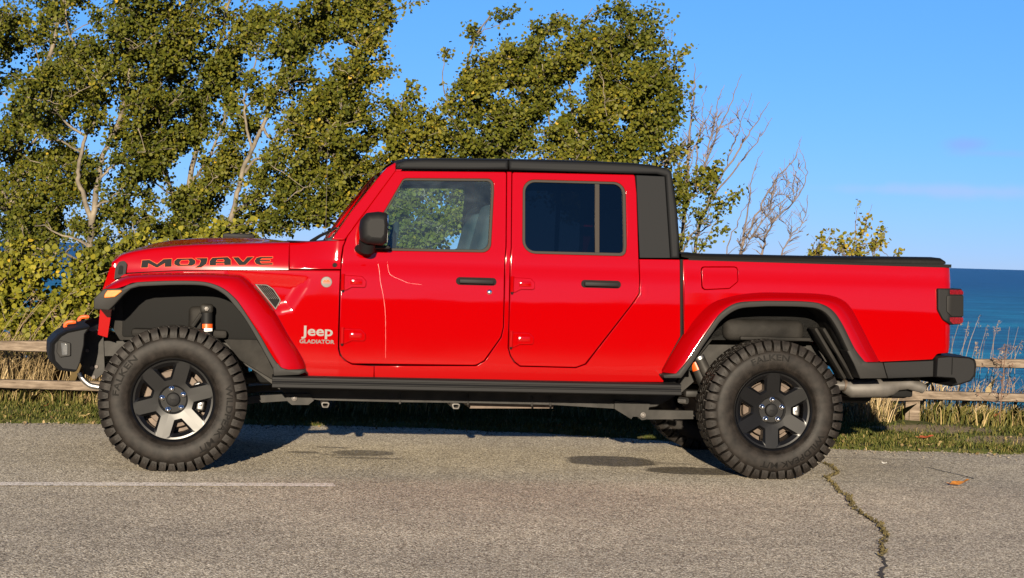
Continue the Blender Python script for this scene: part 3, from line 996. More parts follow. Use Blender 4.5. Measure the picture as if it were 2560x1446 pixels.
FEN = [(0.3544, 1.1426), (0.6273, 1.1501), (0.9262, 1.1583), (0.9245, 1.0578), (0.9235, 0.8315), (0.9248, 0.7067), (0.9359, 0.67), (0.9644, 0.6405), (1.0088, 0.6172), (1.1349, 0.6117), (1.1371, 0.5306), (0.5752, 0.532), (0.574, 0.5771), (0.6994, 0.5888), (0.687, 0.6255), (0.6294, 0.7279), (0.5673, 0.83), (0.472, 0.9885), (0.4066, 1.0557), (0.3557, 1.0956), (0.2963, 1.1135), (0.165, 1.1179), (-0.024, 1.1128), (-0.1852, 1.1038), (-0.2832, 1.0898), (-0.3232, 1.0842), (-0.2969, 1.1031), (-0.1363, 1.1188), (0.016, 1.1307), (0.2639, 1.1401)]
VENT = [(0.4404, 1.0656), (0.511, 1.0651, 0.0293), (0.5481, 1.0415, 0.0293), (0.5932, 0.9776, 0.0122), (0.5627, 0.9216)]
for s in SIDES:
    fe = panel('fender', fillet(FEN), M['paint'], T, s, surf=fender_y, holes=[fillet(VENT, 4)], xstep=.0125, zstep=.0125, depth=.05)
    ve = panel('fender_vent', fillet(VENT, 4), M['greybadge'], fe, s, surf=fender_y, holes=[fillet([(0.4542, 1.0613), (0.5089, 1.0587, 0.0269), (0.5437, 1.0373, 0.0269), (0.5852, 0.9762, 0.0098), (0.5613, 0.933)], 4)], depth=.02, r=.002, off=.004)
    panel('vent_back', fillet(VENT, 4), M['matte'], ve, s, surf=fender_y, depth=.01, r=.001, off=-.018, xstep=.05)
    ms = MB()
    a0, a1 = [(0.4658, 1.0548), (0.56, 0.9376)]
    for i in range(16):
        for j in range(22):
            x, z = .43 + i * .0118 + (j % 2) * .0059, .985 + j * .0072
            (px0, pz0), (px1, pz1), (px2, pz2), (px3, pz3), (px4, pz4) = [(0.4588, 1.058), (0.509, 1.0559), (0.5438, 1.0338), (0.5818, 0.975), (0.5599, 0.9399)]
            poly = [(px0, pz0), (px1, pz1), (px2, pz2), (px3, pz3), (px4, pz4)]
            ins = False
            for q in range(5):
                (xa, za), (xb, zb) = poly[q - 1], poly[q]
                if (za > z) != (zb > z) and x < (xb - xa) * (z - za) / (zb - za) + xa:
                    ins = not ins
            if ins:
                ms.box((x, s * (fender_y(x, z) - .006), z), (.0078, .006, .0034), .001, seg=1)
    ms.build('vent_mesh', M['exhaust'], ve)
# engine bay and inner structure
ib = MB().box((.30, 0, .95), (1.24, 1.14, .44), .02)
for s in SIDES:
    ib.add([(-.33, s * .655, 1.135), (.95, s * .75, 1.165), (.95, s * .70, 1.02), (-.33, s * .62, 1.02)], [(0, 1, 2, 3)])
    ib.add([(.56, s * .75, 1.13), (.97, s * .76, 1.15), (.97, s * .76, .55), (.56, s * .75, .55)], [(0, 1, 2, 3)])
ib.build('engine_bay', M['matte'], T)

# --- fender flares (red), their grey lip and the wheel-arch liner
def flare_set(A, B, C, yA, yB, style, n, caps, tip_caps, inner_y, cskip):
    k = 5
    a, b, c = crom(A, k), crom(B, k), crom(C, k)
    for s in SIDES:
        rows = []
        for t in np.linspace(0, 1, 11):
            row = []
            for p, q in zip(a, b):
                ya = yA(p[0], p[1]) - .012
                yb = yB
                if style == 'box':
                    w = 1 - math.cos(t * math.pi / 2)
                    h = math.sin(t * math.pi / 2) ** .75
                else:
                    w = t
                    h = (t * t * (3 - 2 * t)) if style == 's' else math.sin(t * math.pi / 2) ** .9
                row.append((p[0] + (q[0] - p[0]) * w, s * (ya + (yb - ya) * h), p[1] + (q[1] - p[1]) * w))
            rows.append(row)
        rows.append([(q[0], s * (yB - .006), q[1]) for q in b])
        fl_ = MB().grid(rows).build('fender_flare', M['paint'], T, angle=50)
        # lip
        bb = b[cskip * k:]
        lip = []
        for (f, y) in ((-.02, yB - .012), (.0, yB + .002), (.12, yB + .007), (.5, yB + .009), (.88, yB + .007), (1.0, yB), (1.0, yB - .04), (1.0, yB - .07)):
            lip.append([(p[0] + (q[0] - p[0]) * f, s * y, p[1] + (q[1] - p[1]) * f) for p, q in zip(bb, c)])
        lp = MB().grid(lip)
        for o in caps:
            o = fillet(o, 5)
            bm = bmesh.new()
            vsn = [bm.verts.new((x, s * (yB + .008), z)) for x, z in o]
            f = bm.faces.new(vsn)
            e = bmesh.ops.extrude_face_region(bm, geom=[f])
            for v in e['geom']:
                if isinstance(v, bmesh.types.BMVert):
                    v.co.y = s * (yA(v.co.x, v.co.z) - .02)
            eds = [x for x in bm.edges if all(abs(v.co.y - s * (yB + .008)) < 1e-5 for v in x.verts)]
            bmesh.ops.bevel(bm, geom=eds, offset=.007, segments=2, affect='EDGES', profile=.5)
            lp.bm(bm)
        lp.build('flare_lip', M['trim'], fl_, angle=40)
        # liner
        ln = []
        for y in (yB - .06, yB - .16, inner_y + .1, inner_y):
            ln.append([(p[0], s * y, p[1] + .004) for p in c])
        MB().grid(ln).build('wheel_arch_liner', M['liner'], T, angle=60)

FC = [(-0.1995, 1.038), (-0.0162, 1.0505), (0.1349, 1.0527), (0.2065, 1.0386), (0.2563, 1.0139), (0.2928, 0.9854), (0.3251, 0.9478), (0.3851, 0.8768), (0.4553, 0.7652), (0.5095, 0.6711), (0.5449, 0.6082), (0.5604, 0.5745)]
FTIP = [(-0.4497, 0.9643, 0.0098), (-0.3973, 1.0198, 0.0073), (-0.2941, 1.0261, 0.0073), (-0.2681, 1.0448), (-0.2178, 1.0623), (-0.1627, 1.0682), (-0.1621, 1.0422), (-0.1995, 1.038), (-0.2468, 1.024), (-0.2865, 0.9895), (-0.3358, 0.9324), (-0.3645, 0.9014, 0.0073), (-0.4482, 0.9038, 0.0122)]
FBOT = [(0.5805, 0.6249), (0.606, 0.5959), (0.64, 0.5893), (0.7371, 0.5913, 0.0049), (0.7365, 0.5735, 0.0073), (0.7018, 0.5591), (0.561, 0.5506), (0.5542, 0.5948)]
flare_set(FA, FB, FC, fender_y, .935, 'box', 0, [FTIP, FBOT], [], .50, 3)
RA = [(2.8278, 0.6102), (2.8916, 0.7273), (2.9534, 0.8327), (3.0227, 0.936), (3.1214, 1.0283), (3.2558, 1.0744), (3.4061, 1.0973), (3.577, 1.1017), (3.7784, 1.0998), (3.8949, 1.0813), (3.9719, 1.0318), (4.0453, 0.9151), (4.107, 0.8049), (4.1651, 0.7021)]
RB = [(2.891, 0.612), (2.9532, 0.6859), (3.0182, 0.7865), (3.0765, 0.876), (3.1431, 0.9689), (3.2372, 1.0323), (3.3765, 1.048), (3.49, 1.052), (3.6597, 1.0523), (3.76, 1.0383), (3.8321, 0.9952), (3.8928, 0.9116), (3.9659, 0.7806), (4.0302, 0.7038)]
RC = [(2.9288, 0.5897), (2.9921, 0.6823), (3.0473, 0.7748), (3.1023, 0.8557), (3.1574, 0.932), (3.2515, 0.9952), (3.3763, 1.0124), (3.4897, 1.0176), (3.6594, 1.0171), (3.7449, 1.0039), (3.8049, 0.9593), (3.8613, 0.8779), (3.9238, 0.761), (3.9759, 0.6674)]
RTIP = [(2.8116, 0.6014, 0.0049), (2.8899, 0.6123), (2.9155, 0.6316), (2.9469, 0.6205), (2.9218, 0.5849, 0.0073), (2.8217, 0.5829, 0.0073)]
RBOT = [(3.9571, 0.7902), (3.9948, 0.7318), (4.0186, 0.7091), (4.0483, 0.7011), (4.1391, 0.7016), (4.1693, 0.6096), (4.0049, 0.604), (3.9604, 0.6908), (3.9187, 0.7657)]
flare_set(RA, RB, RC, lambda x, z: hb(z), .935, 'round', 0, [RTIP, RBOT], [], .52, 0)
# inner walls of the arches
for s in SIDES:
    for (nm, pl, yy) in (('inner_fender', [(-0.4169, 0.855), (-0.3557, 0.961), (-0.2436, 1.0406), (0.0769, 1.0631), (0.2626, 1.0236), (0.3585, 0.8972), (0.5039, 0.6659), (0.6021, 0.4797), (0.3658, 0.616), (0.2701, 0.7311), (-0.3269, 0.7176)], .56),
                         ('inner_wheelhouse', [(2.9734, 0.5272), (3.1379, 0.7968), (3.3048, 1.0066), (3.829, 1.027), (4.0132, 0.792), (4.1465, 0.5868), (3.9407, 0.6927), (3.8362, 0.8076), (3.1874, 0.7979)], .58)):
        w = MB().extrude(fillet(pl), lambda u, v, t: (u, s * t, v), yy - .05, yy)
        if nm == 'inner_fender':
            a, b, c, d = [(0.1286, 0.8448), (-0.1305, 0.9085), (0.0147, 0.7954), (0.3847, 0.7806)]
            w.box((a[0], s * .585, a[1]), (.13, .06, .16), .03, seg=3)
            w.box((c[0], s * .59, c[1] - .03), (.55, .09, .05), .02)
        else:
            a, b, c = [(3.4961, 0.8632), (3.5601, 0.816), (3.8887, 0.7404)]
            w.box((a[0], s * .60, a[1]), (.50, .10, .13), .045, seg=3).box((b[0], s * .62, b[1]), (.44, .10, .022), .008)
            for q in (0, .05):
                w.box((c[0] + q - .02, s * .70, c[1] - .0), (.022, .16, .36), .01, Matrix.Rotation(R(-33), 4, 'Y'))
        w.build(nm, M['liner'], T)

# --- bed
XE = [(4.6154, 1.1981)][0][0]
def bed_y(x, z):
    b = hb(z) + .002
    d = x - (XE - .07)
    if d > 0:
        b -= .07 - math.sqrt(max(0, .07 ** 2 - min(d, .0695) ** 2))
    # tail-light recess bulge and soft shoulder above the flare
    return b
BED = [(2.9455, 1.2777, 0.0073), (3.6902, 1.2868), (4.4936, 1.2914), (4.5664, 1.2886, 0.0122), (4.5969, 1.2774, 0.0147), (4.611, 1.1959), (4.6033, 1.1643), (4.6116, 0.9259), (4.6105, 0.8101), (4.5946, 0.7615, 0.0098), (4.5171, 0.755, 0.0196), (4.4882, 0.7206, 0.0122), (4.1644, 0.6993)] + [tuple(p) for p in [(4.1441, 0.7133), (4.0861, 0.8128), (4.0258, 0.9121), (3.9531, 1.0133), (3.8849, 1.0594), (3.7806, 1.0806), (3.5791, 1.0826), (3.408, 1.0782), (3.2675, 1.0532), (3.1475, 1.0075), (3.0484, 0.9246), (2.9884, 0.8332), (2.9583, 0.8278)]]
FUEL = [(3.0542, 1.2382, 0.0196), (3.2773, 1.2444, 0.0196), (3.2801, 1.1578, 0.0244), (3.228, 1.1138, 0.0196), (3.0586, 1.101, 0.0244)]
bed = empty('bed', (0, 0, 0), 0, T)
for s in SIDES:
    bs = panel('bedside', fillet(BED), M['paint'], bed, s, surf=bed_y, holes=[fillet(FUEL)] if s < 0 else [], xstep=.035, zstep=.03, depth=.05)
    if s < 0:
        panel('fuel_door', [((p[0] - 3.22) * .972 + 3.22, (p[1] - 1.172) * .965 + 1.172) for p in fillet(FUEL)], M['paint'], bed, s, surf=bed_y, depth=.03, r=.004)
    # black band between arch and bumper
    panel('lower_trim', [(4.1846, 0.6953), (4.4964, 0.7151), (4.4973, 0.6161), (4.2152, 0.6009)], M['plastic'], bed, s, depth=.05, r=.004)
bx = MB().box((3.79, 0, 1.03), (1.62, 1.16, .46)).box((3.0, 0, .93), (.06, 1.5, .62)).box((4.55, 0, .96), (.06, 1.44, .56))
for s in SIDES:
    bx.box((3.79, s * .765, 1.285), (1.62, .05, .02))
bx.build('bed_box', M['matte'], bed)
tgz = [(4.6026, 1.2798), (4.6144, 0.7925)]
MB().box((XE - .022, 0, (tgz[0][1] + tgz[1][1]) / 2), (.035, 1.48, tgz[0][1] - tgz[1][1]), .012).build('tailgate', M['paint'], bed)
MB().extrude([(2.9326, 1.2782), (2.9532, 1.2788), (2.9724, 0.8208), (2.8532, 0.5996), (2.829, 0.5991), (2.9457, 0.8202)], lambda u, v, t: (u, t, v), -.775, .775).build('cab_gap_filler', M['matte'], bed)  # matte black filler standing in for the dark gap between cab and bed
# soft tonneau cover
tn = [(2.9331, 1.3127), (2.9668, 1.3167), (3.0104, 1.3175), (3.0737, 1.312), (3.1709, 1.3126), (3.4148, 1.3151), (3.6997, 1.3167), (3.9567, 1.3188), (4.1553, 1.3235), (4.405, 1.3286), (4.5379, 1.3314), (4.5612, 1.3147)]
tb = [(2.9336, 1.2949), (2.9677, 1.2888), (3.0114, 1.2853), (3.0745, 1.2847), (3.1717, 1.2851), (3.4157, 1.2872), (3.7006, 1.289), (3.9576, 1.2893), (4.1565, 1.2894), (4.4063, 1.292), (4.5392, 1.2943), (4.5618, 1.2964)]
rows = []
for (x, z), (x2, z2) in zip(tn, tb):
    hgt = z - z2
    q = [(-.793, z2), (-.797, z2 + hgt * .45), (-.788, z2 + hgt * .85), (-.765, z)]
    rows.append([(x, y, zz) for y, zz in q] + [(x, y, z + .006) for y in np.linspace(-.6, .6, 7)] + [(x, -y, zz) for y, zz in reversed(q)])
tc_ = MB().grid(rows)
tc_.add([p for p in rows[-1]], [tuple(range(len(rows[-1])))])
tc_.build('tonneau_cover', M['vinyl'], T, angle=50)
MB().box((4.545, -.70, [(4.5719, 1.2957)][0][1]), (.04, .12, .016), .004).build('tonneau_latch', M['matte'], T)

# --- tail lights
for s in SIDES:
    hx0 = [(4.5048, 1.0554)][0][0]
    def TLp(pts): return fillet(pts, 5)
    HOUS = TLp([(4.5016, 1.1493, 0.0098), (4.6649, 1.1512, 0.0098), (4.6766, 1.1394, 0.0049), (4.6832, 0.9497, 0.0073), (4.6648, 0.9338, 0.0122), (4.597, 0.931, 0.0293), (4.5407, 0.9598, 0.044), (4.5061, 1.0192, 0.0391)])
    ysurf = lambda x, z: .838 - .5 * max(0, x - 4.58) ** 1.0 * .9
    tl = panel('tail_light', HOUS, M['plastic'], T, s, surf=ysurf, depth=.14, r=.010, back=True, xstep=.03)
    panel('lens', fillet([(4.5759, 1.1428, 0.0073), (4.6626, 1.1439, 0.0073), (4.678, 1.1346, 0.0024), (4.6787, 1.1153), (4.5781, 1.1151)], 4), M['redlens'], tl, s, surf=ysurf, depth=.02, r=.002, off=.004, xstep=.03)
    panel('lens', fillet([(4.5829, 0.9765), (4.6835, 0.9777), (4.6844, 0.9499, 0.0049), (4.6647, 0.9386, 0.0073), (4.6068, 0.9372, 0.0122), (4.5836, 0.9536, 0.0073)], 4), M['redlens'], tl, s, surf=ysurf, depth=.02, r=.002, off=.004, xstep=.03)
    panel('lens_guard', fillet([(4.5557, 1.1073, 0.0098), (4.6789, 1.1105, 0.0049), (4.6833, 0.9837, 0.0049), (4.5952, 0.9816, 0.0147), (4.5591, 1.0109, 0.0147)], 4), M['trim'], tl, s, surf=ysurf, depth=.02, r=.004, off=.009, xstep=.03)

# --- rear bumper
rb = MB()
RBP = [(4.5031, 0.7393, 0.0098), (4.5782, 0.7458, 0.0098), (4.7169, 0.7403, 0.0196), (4.7476, 0.7276, 0.0196), (4.7562, 0.6988, 0.0147), (4.7534, 0.6333, 0.0244), (4.727, 0.5965, 0.0244), (4.6597, 0.5734), (4.6048, 0.5602), (4.6368, 0.5802), (4.6231, 0.6114, 0.0098), (4.4998, 0.6174)]
o = fillet(RBP, 5)
bm = bmesh.new()
rings = []
for y, k in ((-.845, .90), (-.855, .97), (-.84, 1.0), (-.5, 1.0), (0, 1.0), (.5, 1.0), (.84, 1.0), (.855, .97), (.845, .90)):
    cx0, cz0 = 4.62, .66
    bow = .05 * (1 - min(1, abs(y) / .85) ** 2)
    rings.append([(cx0 + (x - cx0) * k + (bow if x > 4.66 else 0), y, cz0 + (z - cz0) * k) for x, z in o])
rb.grid(rings, closed=True)
rb.add(rings[0], [tuple(range(len(o)))]).add(rings[-1], [tuple(range(len(o)))])
rbo = rb.build('rear_bumper', M['plastic'], T, angle=62)
(sx, sz), = [(4.6016, 0.6853)]
MB().box((sx, -.8555, sz), (.003, .004, .10)).build('bumper_seam', M['matte'], rbo)
MB().box((4.66, 0, .735), (.16, 1.3, .014), .004).build('step_pad', M['matte'], rbo)

# --- grille, headlights, front bumper
G = [(-0.3851, 1.1397), (-0.4082, 1.0652), (-0.4291, 0.9954), (-0.4457, 0.7502), (-0.391, 0.7337), (-0.3739, 0.8674), (-0.3539, 1.0666), (-0.3512, 1.1406)]
gr = MB().extrude(G, lambda u, v, t: (u, t, v), -.665, .665)
gro = gr.build('grille', M['paint'], T)
gx = [(-0.4267, 1.0626), (-0.4456, 0.8988)]
fx = min(g[0] for g in G) 
slots = MB()
for k in range(7):
    y = (k - 3) * .105
    slots.box((fx + .062, y, .93), (.06, .062, .30), .018, Matrix.Rotation(R(8), 4, 'Y'), 3)
slots.build('grille_slots', M['matte'], gro)
for s in SIDES:
    MB().lathe([(.0001, .03), (.05, .028), (.085, .018), (.10, 0), (.10, -.04)], 28, lambda r, a, w: (fx + .045 - w, s * .50 + r * math.cos(a), .965 + r * math.sin(a))).build('headlight', M['clearlens'], gro)
    ts = panel('turn_signal', fillet([(-0.3781, 1.0165, 0.0049), (-0.3005, 1.0201, 0.0073), (-0.2892, 1.0099, 0.0073), (-0.3324, 0.9729, 0.0073), (-0.3992, 0.9644, 0.0073), (-0.3944, 0.9903, 0.0073)], 4), M['matte'], T, s, surf=lambda x, z: .943, depth=.03, r=.003, zstep=None)
    panel('amber_lens', fillet([(-0.3748, 1.0134, 0.0049), (-0.3023, 1.0168, 0.0073), (-0.2944, 1.0096, 0.0049), (-0.3343, 0.9763, 0.0073), (-0.3945, 0.9689, 0.0049), (-0.39, 0.9906, 0.0073)], 4), M['amber'], ts, s, surf=lambda x, z: .950, depth=.012, r=.004, zstep=None)
fb = MB()
P0 = fillet([(-0.7109, 0.6998, 0.0098), (-0.6936, 0.7208, 0.0073), (-0.6706, 0.7487, 0.0196), (-0.6301, 0.7739, 0.0147), (-0.4943, 0.8055), (-0.5246, 0.759), (-0.5264, 0.6971), (-0.5444, 0.5982), (-0.5663, 0.5382, 0.0098), (-0.6582, 0.5477, 0.0147), (-0.704, 0.5948, 0.0122), (-0.7123, 0.6433)], 4)
P1 = fillet([(-0.7713, 0.6523), (-0.7538, 0.6906, 0.0073), (-0.7268, 0.7244, 0.0196), (-0.672, 0.7541, 0.0147), (-0.5151, 0.791), (-0.5139, 0.7411), (-0.5263, 0.6767), (-0.5406, 0.598), (-0.5626, 0.5453, 0.0098), (-0.6993, 0.5425, 0.0147), (-0.7512, 0.5817, 0.0122), (-0.7704, 0.6144)], 4)
n_ = min(len(P0), len(P1))
def ring(P, y, dx=0, k=1.0):
    cx0 = sum(p[0] for p in P) / len(P); cz0 = sum(p[1] for p in P) / len(P)
    return [(cx0 + (p[0] - cx0) * k + dx, y, cz0 + (p[1] - cz0) * k) for p in P]
rings = [ring(P0, -.775, .03, .88), ring(P0, -.79, .02, .96), ring(P0, -.77, .008), ring(P0, -.70), ring(P0, -.5, -.035), ring(P0, -.3, -.06), ring(P0, 0, -.07)]
rings += [[(x, -y, z) for x, y, z in r] for r in reversed(rings[:-1])]
fb.grid(rings, closed=True)
fb.add(rings[0], [tuple(range(len(P0)))]).add(rings[-1], [tuple(range(len(P0)))])
fbo = fb.build('front_bumper', M['plastic'], T, angle=40)
for s in SIDES:
    fg = fillet([(-0.6563, 0.721, 0.0073), (-0.5849, 0.7044, 0.0073), (-0.5832, 0.6317, 0.0073), (-0.6428, 0.6213, 0.0073), (-0.6635, 0.6527)], 4)
    fo = panel('fog_light', fg, M['trim'], fbo, s, surf=lambda x, z: .792 - .25 * max(0, -.62 - x), depth=.03, r=.004)
    panel('fog_lens', fillet([(-0.6394, 0.7059, 0.0049), (-0.6015, 0.6977, 0.0049), (-0.6001, 0.6387, 0.0049), (-0.631, 0.6335, 0.0049)], 4), M['clearlens'], fo, s, surf=lambda x, z: .792 - .25 * max(0, -.62 - x), depth=.01, r=.002, off=.003)
    # orange tow hooks
    hk = [(-0.6454, 0.7604), (-0.6528, 0.786), (-0.6418, 0.8027), (-0.619, 0.8079), (-0.5915, 0.8085)]
    MB().tube([(x, s * .43, z) for x, z in crom(hk, 5)], [.012] * 18 + [.010, .009, .008], 8).build('tow_hook', M['orange'], fbo)
    # frame horns and brackets
    fr = MB()
    pl = [(-0.5457, 0.7359), (-0.4322, 0.7807), (-0.4167, 0.5231), (-0.4662, 0.4799), (-0.5311, 0.5091), (-0.5603, 0.5788)]
    fr.extrude(pl, lambda u, v, t: (u, s * t, v), .40, .47)
    fr.extrude([(-0.4641, 0.7017), (-0.266, 0.7061), (-0.2639, 0.6191), (-0.462, 0.6148)], lambda u, v, t: (u, s * t, v), .36, .455)
    bk = fr.build('bumper_bracket', M['frame'], T)
    bo = MB()
    for q in [(-0.5193, 0.646), (-0.4894, 0.5461), (-0.4644, 0.5536), (-0.479, 0.4924)]:
        bo.tube([(q[0], s * .465, q[1]), (q[0], s * .482, q[1])], .011, 6)
    bo.build('bracket_bolts', M['greybadge'], bk)
    MB().tube([(p[0], s * .50, p[1]) for p in crom([(-0.5597, 0.5182), (-0.543, 0.4882), (-0.5172, 0.4607), (-0.4848, 0.4426), (-0.4114, 0.4347), (-0.3245, 0.4434)], 5)], .016, 10).build('skid_tube', M['steel'], T)
MB().extrude([(-0.5285, 0.7669), (-0.4345, 0.7311), (-0.4341, 0.7121), (-0.5278, 0.7384)], lambda u, v, t: (u, t, v), -.42, .42).build('bumper_crossmember', M['frame'], T)

# --- mirrors
for s in SIDES:
    mm = MB()
    sec = fillet([(1.0198, 1.4009, 0.0147), (1.0252, 1.4512, 0.0244), (1.0583, 1.4911, 0.0244), (1.1265, 1.5012, 0.0196), (1.1792, 1.4949, 0.0196), (1.1866, 1.4334), (1.1833, 1.3464, 0.0196), (1.1592, 1.3091, 0.0196), (1.0632, 1.3132, 0.0196), (1.0261, 1.3349, 0.0196)], 5)
    n = len(sec)
    cx0 = sum(p[0] for p in sec) / n; cz0 = sum(p[1] for p in sec) / n
    rg = []
    for w, k, dx in ((1.055, .55, .012), (1.05, .74, .006), (1.03, .90, .002), (1.0, .985, 0), (.96, 1.0, 0), (.90, .98, 0), (.86, .86, 0), (.855, .6, 0)):
        rg.append([(cx0 + (x - cx0) * k + dx, s * w, cz0 + (z - cz0) * k) for x, z in sec])
    mm.grid(rg, closed=True)
    mm.add(rg[0], [tuple(range(n))]).add(rg[-1], [tuple(range(n))])
    mo = mm.build('door_mirror', M['plastic'], T, angle=50)
    a = [(1.0718, 1.3113), (1.0728, 1.2745), (1.022, 1.2868), (1.171, 1.2958)]
    bs = MB().tube([(a[0][0], s * .93, a[0][1] + .02), (a[1][0] - .005, s * .90, a[1][1] + .005)], [.05, .045], 14)
    bs.lathe([(.0001, .08), (.045, .07), (.062, .045), (.066, .0), (.066, -.03)], 20, lambda r, q, w: (a[1][0] - .005 + r * math.cos(q) * .95, s * (.80 + w), a[1][1] + .012 + .52 * r * math.sin(q)))
    bs.box((a[3][0] - .02, s * .845, a[3][1] + .004), (.11, .11, .022), .01)
    bs.build('mirror_foot', M['plastic'], mo)
    MB().box((cx0 + .083, s * .955, cz0), (.004, .15, .155), .001).build('mirror_glass', M['mirror'], mo)

# --- side steps, chassis, running gear
ST = [(0.5535, 0.5384), (2.9273, 0.5574), (0.5551, 0.4782), (2.9295, 0.486)]
zt, zb = (ST[0][1] + ST[1][1]) / 2, (ST[2][1] + ST[3][1]) / 2
for s in SIDES:
    prof = [(.74, zt), (.915, zt), (.926, zt - .006), (.926, zt - .018), (.916, zt - .021), (.916, zt - .026), (.927, zt - .028), (.932, zt - .034), (.925, zt - .036), (.925, zt - .040), (.934, zt - .043), (.934, zb + .006), (.925, zb), (.74, zb)]
    MB().extrude(prof, lambda u, v, t: (t, s * u, v), ST[0][0], ST[1][0]).build('side_step', M['plastic'], T, angle=20)
    fr = MB()
    FRP = [(0.5796, 0.4833), (0.7449, 0.4817), (2.8298, 0.4785), (2.9259, 0.5902), (3.1202, 0.7607), (4.0297, 0.7734), (4.4197, 0.6205), (4.5487, 0.6231), (4.5508, 0.5609), (4.3703, 0.5574), (3.9819, 0.6735), (3.2487, 0.6581), (3.0297, 0.4578), (2.8826, 0.3793), (2.685, 0.3489), (2.6227, 0.36), (2.2406, 0.3763), (1.7265, 0.3785), (1.2762, 0.3758), (0.8424, 0.3787), (0.6525, 0.4014), (0.4605, 0.5403), (0.2701, 0.6548), (-0.2638, 0.6432), (-0.2656, 0.7137), (0.3618, 0.7278)]
    fr.extrude(FRP, lambda u, v, t: (u, s * t, v), .37, .45)
    for q in [(1.3188, 0.3946), (1.7284, 0.3973), (2.1177, 0.3947), (2.2302, 0.3968)]:
        fr.box((q[0], s * .452, q[1]), (.012, .012, .06), .003)
    fro = fr.build('frame_rail', M['frame'], T)
    br = MB().extrude(fillet([(2.6199, 0.4079), (2.8405, 0.3997), (2.8252, 0.3336, 0.0147), (2.8311, 0.302, 0.0122), (2.7916, 0.294, 0.0122), (2.7662, 0.3155, 0.0147), (2.7365, 0.315), (2.7271, 0.3003), (2.6213, 0.3617)], 4), lambda u, v, t: (u, s * t, v), .40, .475)
    bro = br.build('suspension_bracket', M['frame'], T)
    br = MB()
    br.extrude(fillet([(0.6377, 0.4146), (0.7745, 0.4171), (0.8062, 0.3797), (0.7739, 0.3517, 0.0098), (0.6748, 0.3499, 0.0147), (0.6483, 0.372, 0.0098)], 4), lambda u, v, t: (u, s * t, v), .40, .475)
    bro = br.build('suspension_bracket', M['frame'], T)
    for q in [(2.7975, 0.3267), (0.6896, 0.3902)]:
        b2 = MB().lathe([(.0001, .02), (.009, .018), (.011, .008), (.0165, .006), (.0165, -.01)], 16, lambda r, a, w: (q[0] + r * math.cos(a), s * (.48 + w), q[1] + r * math.sin(a)))
        b2.build('pivot_bolt', M['silver'], bro)
    MB().extrude([(2.8244, 0.3568), (3.1182, 0.357), (3.1197, 0.3069), (2.8262, 0.2995)], lambda u, v, t: (u, s * t, v), .42, .47).build('control_arm', M['frame'], T)
    MB().extrude([(0.2777, 0.3668), (0.4642, 0.3987), (0.6474, 0.4116), (0.6485, 0.3712), (0.4653, 0.356), (0.2788, 0.3243)], lambda u, v, t: (u, s * t, v), .40, .455).build('control_arm', M['frame'], T)
    # open ends of the cross tubes under the floor
    for q in [(0.872, 0.3583), (1.6491, 0.3644)]:
        rr = fillet([(q[0] - .028, q[1] + .014, .010), (q[0] + .028, q[1] + .014, .010), (q[0] + .016, q[1] - .018, .008), (q[0] - .016, q[1] - .018, .008)], 4)
        ri = [((x - q[0]) * .68 + q[0], (z - q[1]) * .6 + q[1]) for x, z in rr]
        cr_ = MB().grid([[(x, s * .52, z) for x, z in rr], [(x, s * .20, z) for x, z in rr]], closed=True)
        cr_.grid([[(x, s * .52, z) for x, z in rr], [(x, s * .521, z) for x, z in ri], [(x, s * .30, z) for x, z in ri]], closed=True)
        cr_.build('cross_tube', M['exhaust'], T)
    # shocks
    def can(name, p0, p1, y0, y1, r, mat, n=16):
        return MB().tube([(p0[0], s * y0, p0[1]), (p1[0], s * y1, p1[1])], r, n).build(name, mat, T)
    f0, f1, f2, f3, f4, f5 = [(0.1687, 0.9145), (0.1693, 0.8914), (0.171, 0.8265), (0.1716, 0.801), (0.1711, 0.7338), (0.172, 0.7848)]
    sh = can('shock_absorber', f1, f4, .66, .66, .034, M['plastic'])
    MB().box((f0[0], s * .655, f0[1]), (.075, .06, .055), .018, seg=3).tube([(f0[0] - .03, s * .67, f0[1] - .03), (f0[0] - .075, s * .66, f0[1] - .10)], .012, 8).build('shock_mount', M['frame'], sh)
    MB().lathe([(.0001, .012), (.013, .010), (.015, 0), (.015, -.02)], 6, lambda r, a, w: (f0[0] + r * math.cos(a), s * (.69 + w), f0[1] + r * math.sin(a))).build('shock_bolt', M['silver'], sh)
    MB().tube([(f2[0], s * .66, f2[1]), (f3[0], s * .66, f3[1])], .0348, 16).build('shock_band', M['orange'], sh)
    MB().tube([(f3[0], s * .66, f3[1]), (f5[0], s * .66, f5[1])], .0346, 16).build('shock_label', M['white'], sh)
    a0, a1 = [(3.0805, 0.6636), (3.1631, 0.4719)]
    b0, b1 = [(3.0972, 0.6953), (3.1944, 0.4997)]
    s1 = can('shock_absorber', a0, a1, .60, .62, .034, M['frame'])
    q = lambda u, v, t: (u[0] + (v[0] - u[0]) * t, u[1] + (v[1] - u[1]) * t)
    t0, t1 = q(a0, a1, .0), q(a0, a1, .24)
    MB().tube([(t0[0], s * .60, t0[1]), (t1[0], s * .605, t1[1])], .0348, 16).build('shock_band', M['orange'], s1)
    t0, t1 = q(a0, a1, .80), q(a0, a1, .92)
    MB().tube([(t0[0], s * .616, t0[1]), (t1[0], s * .618, t1[1])], .0348, 16).build('shock_band', M['orange'], s1)
    s2 = can('shock_reservoir', b0, b1, .64, .66, .032, M['frame'])
    t1 = q(b0, b1, .06)
    MB().tube([(b0[0] - .002, s * .64, b0[1] + .004), (t1[0], s * .641, t1[1])], .0335, 16).build('reservoir_cap', M['steel'], s2)
    e = [(3.0301, 0.4709), (3.1015, 0.4723), (3.0118, 0.4272)]
    MB().box((e[1][0] - .02, s * .60, e[1][1]), (.12, .08, .04), .01).build('axle_bracket', M['frame'], T)
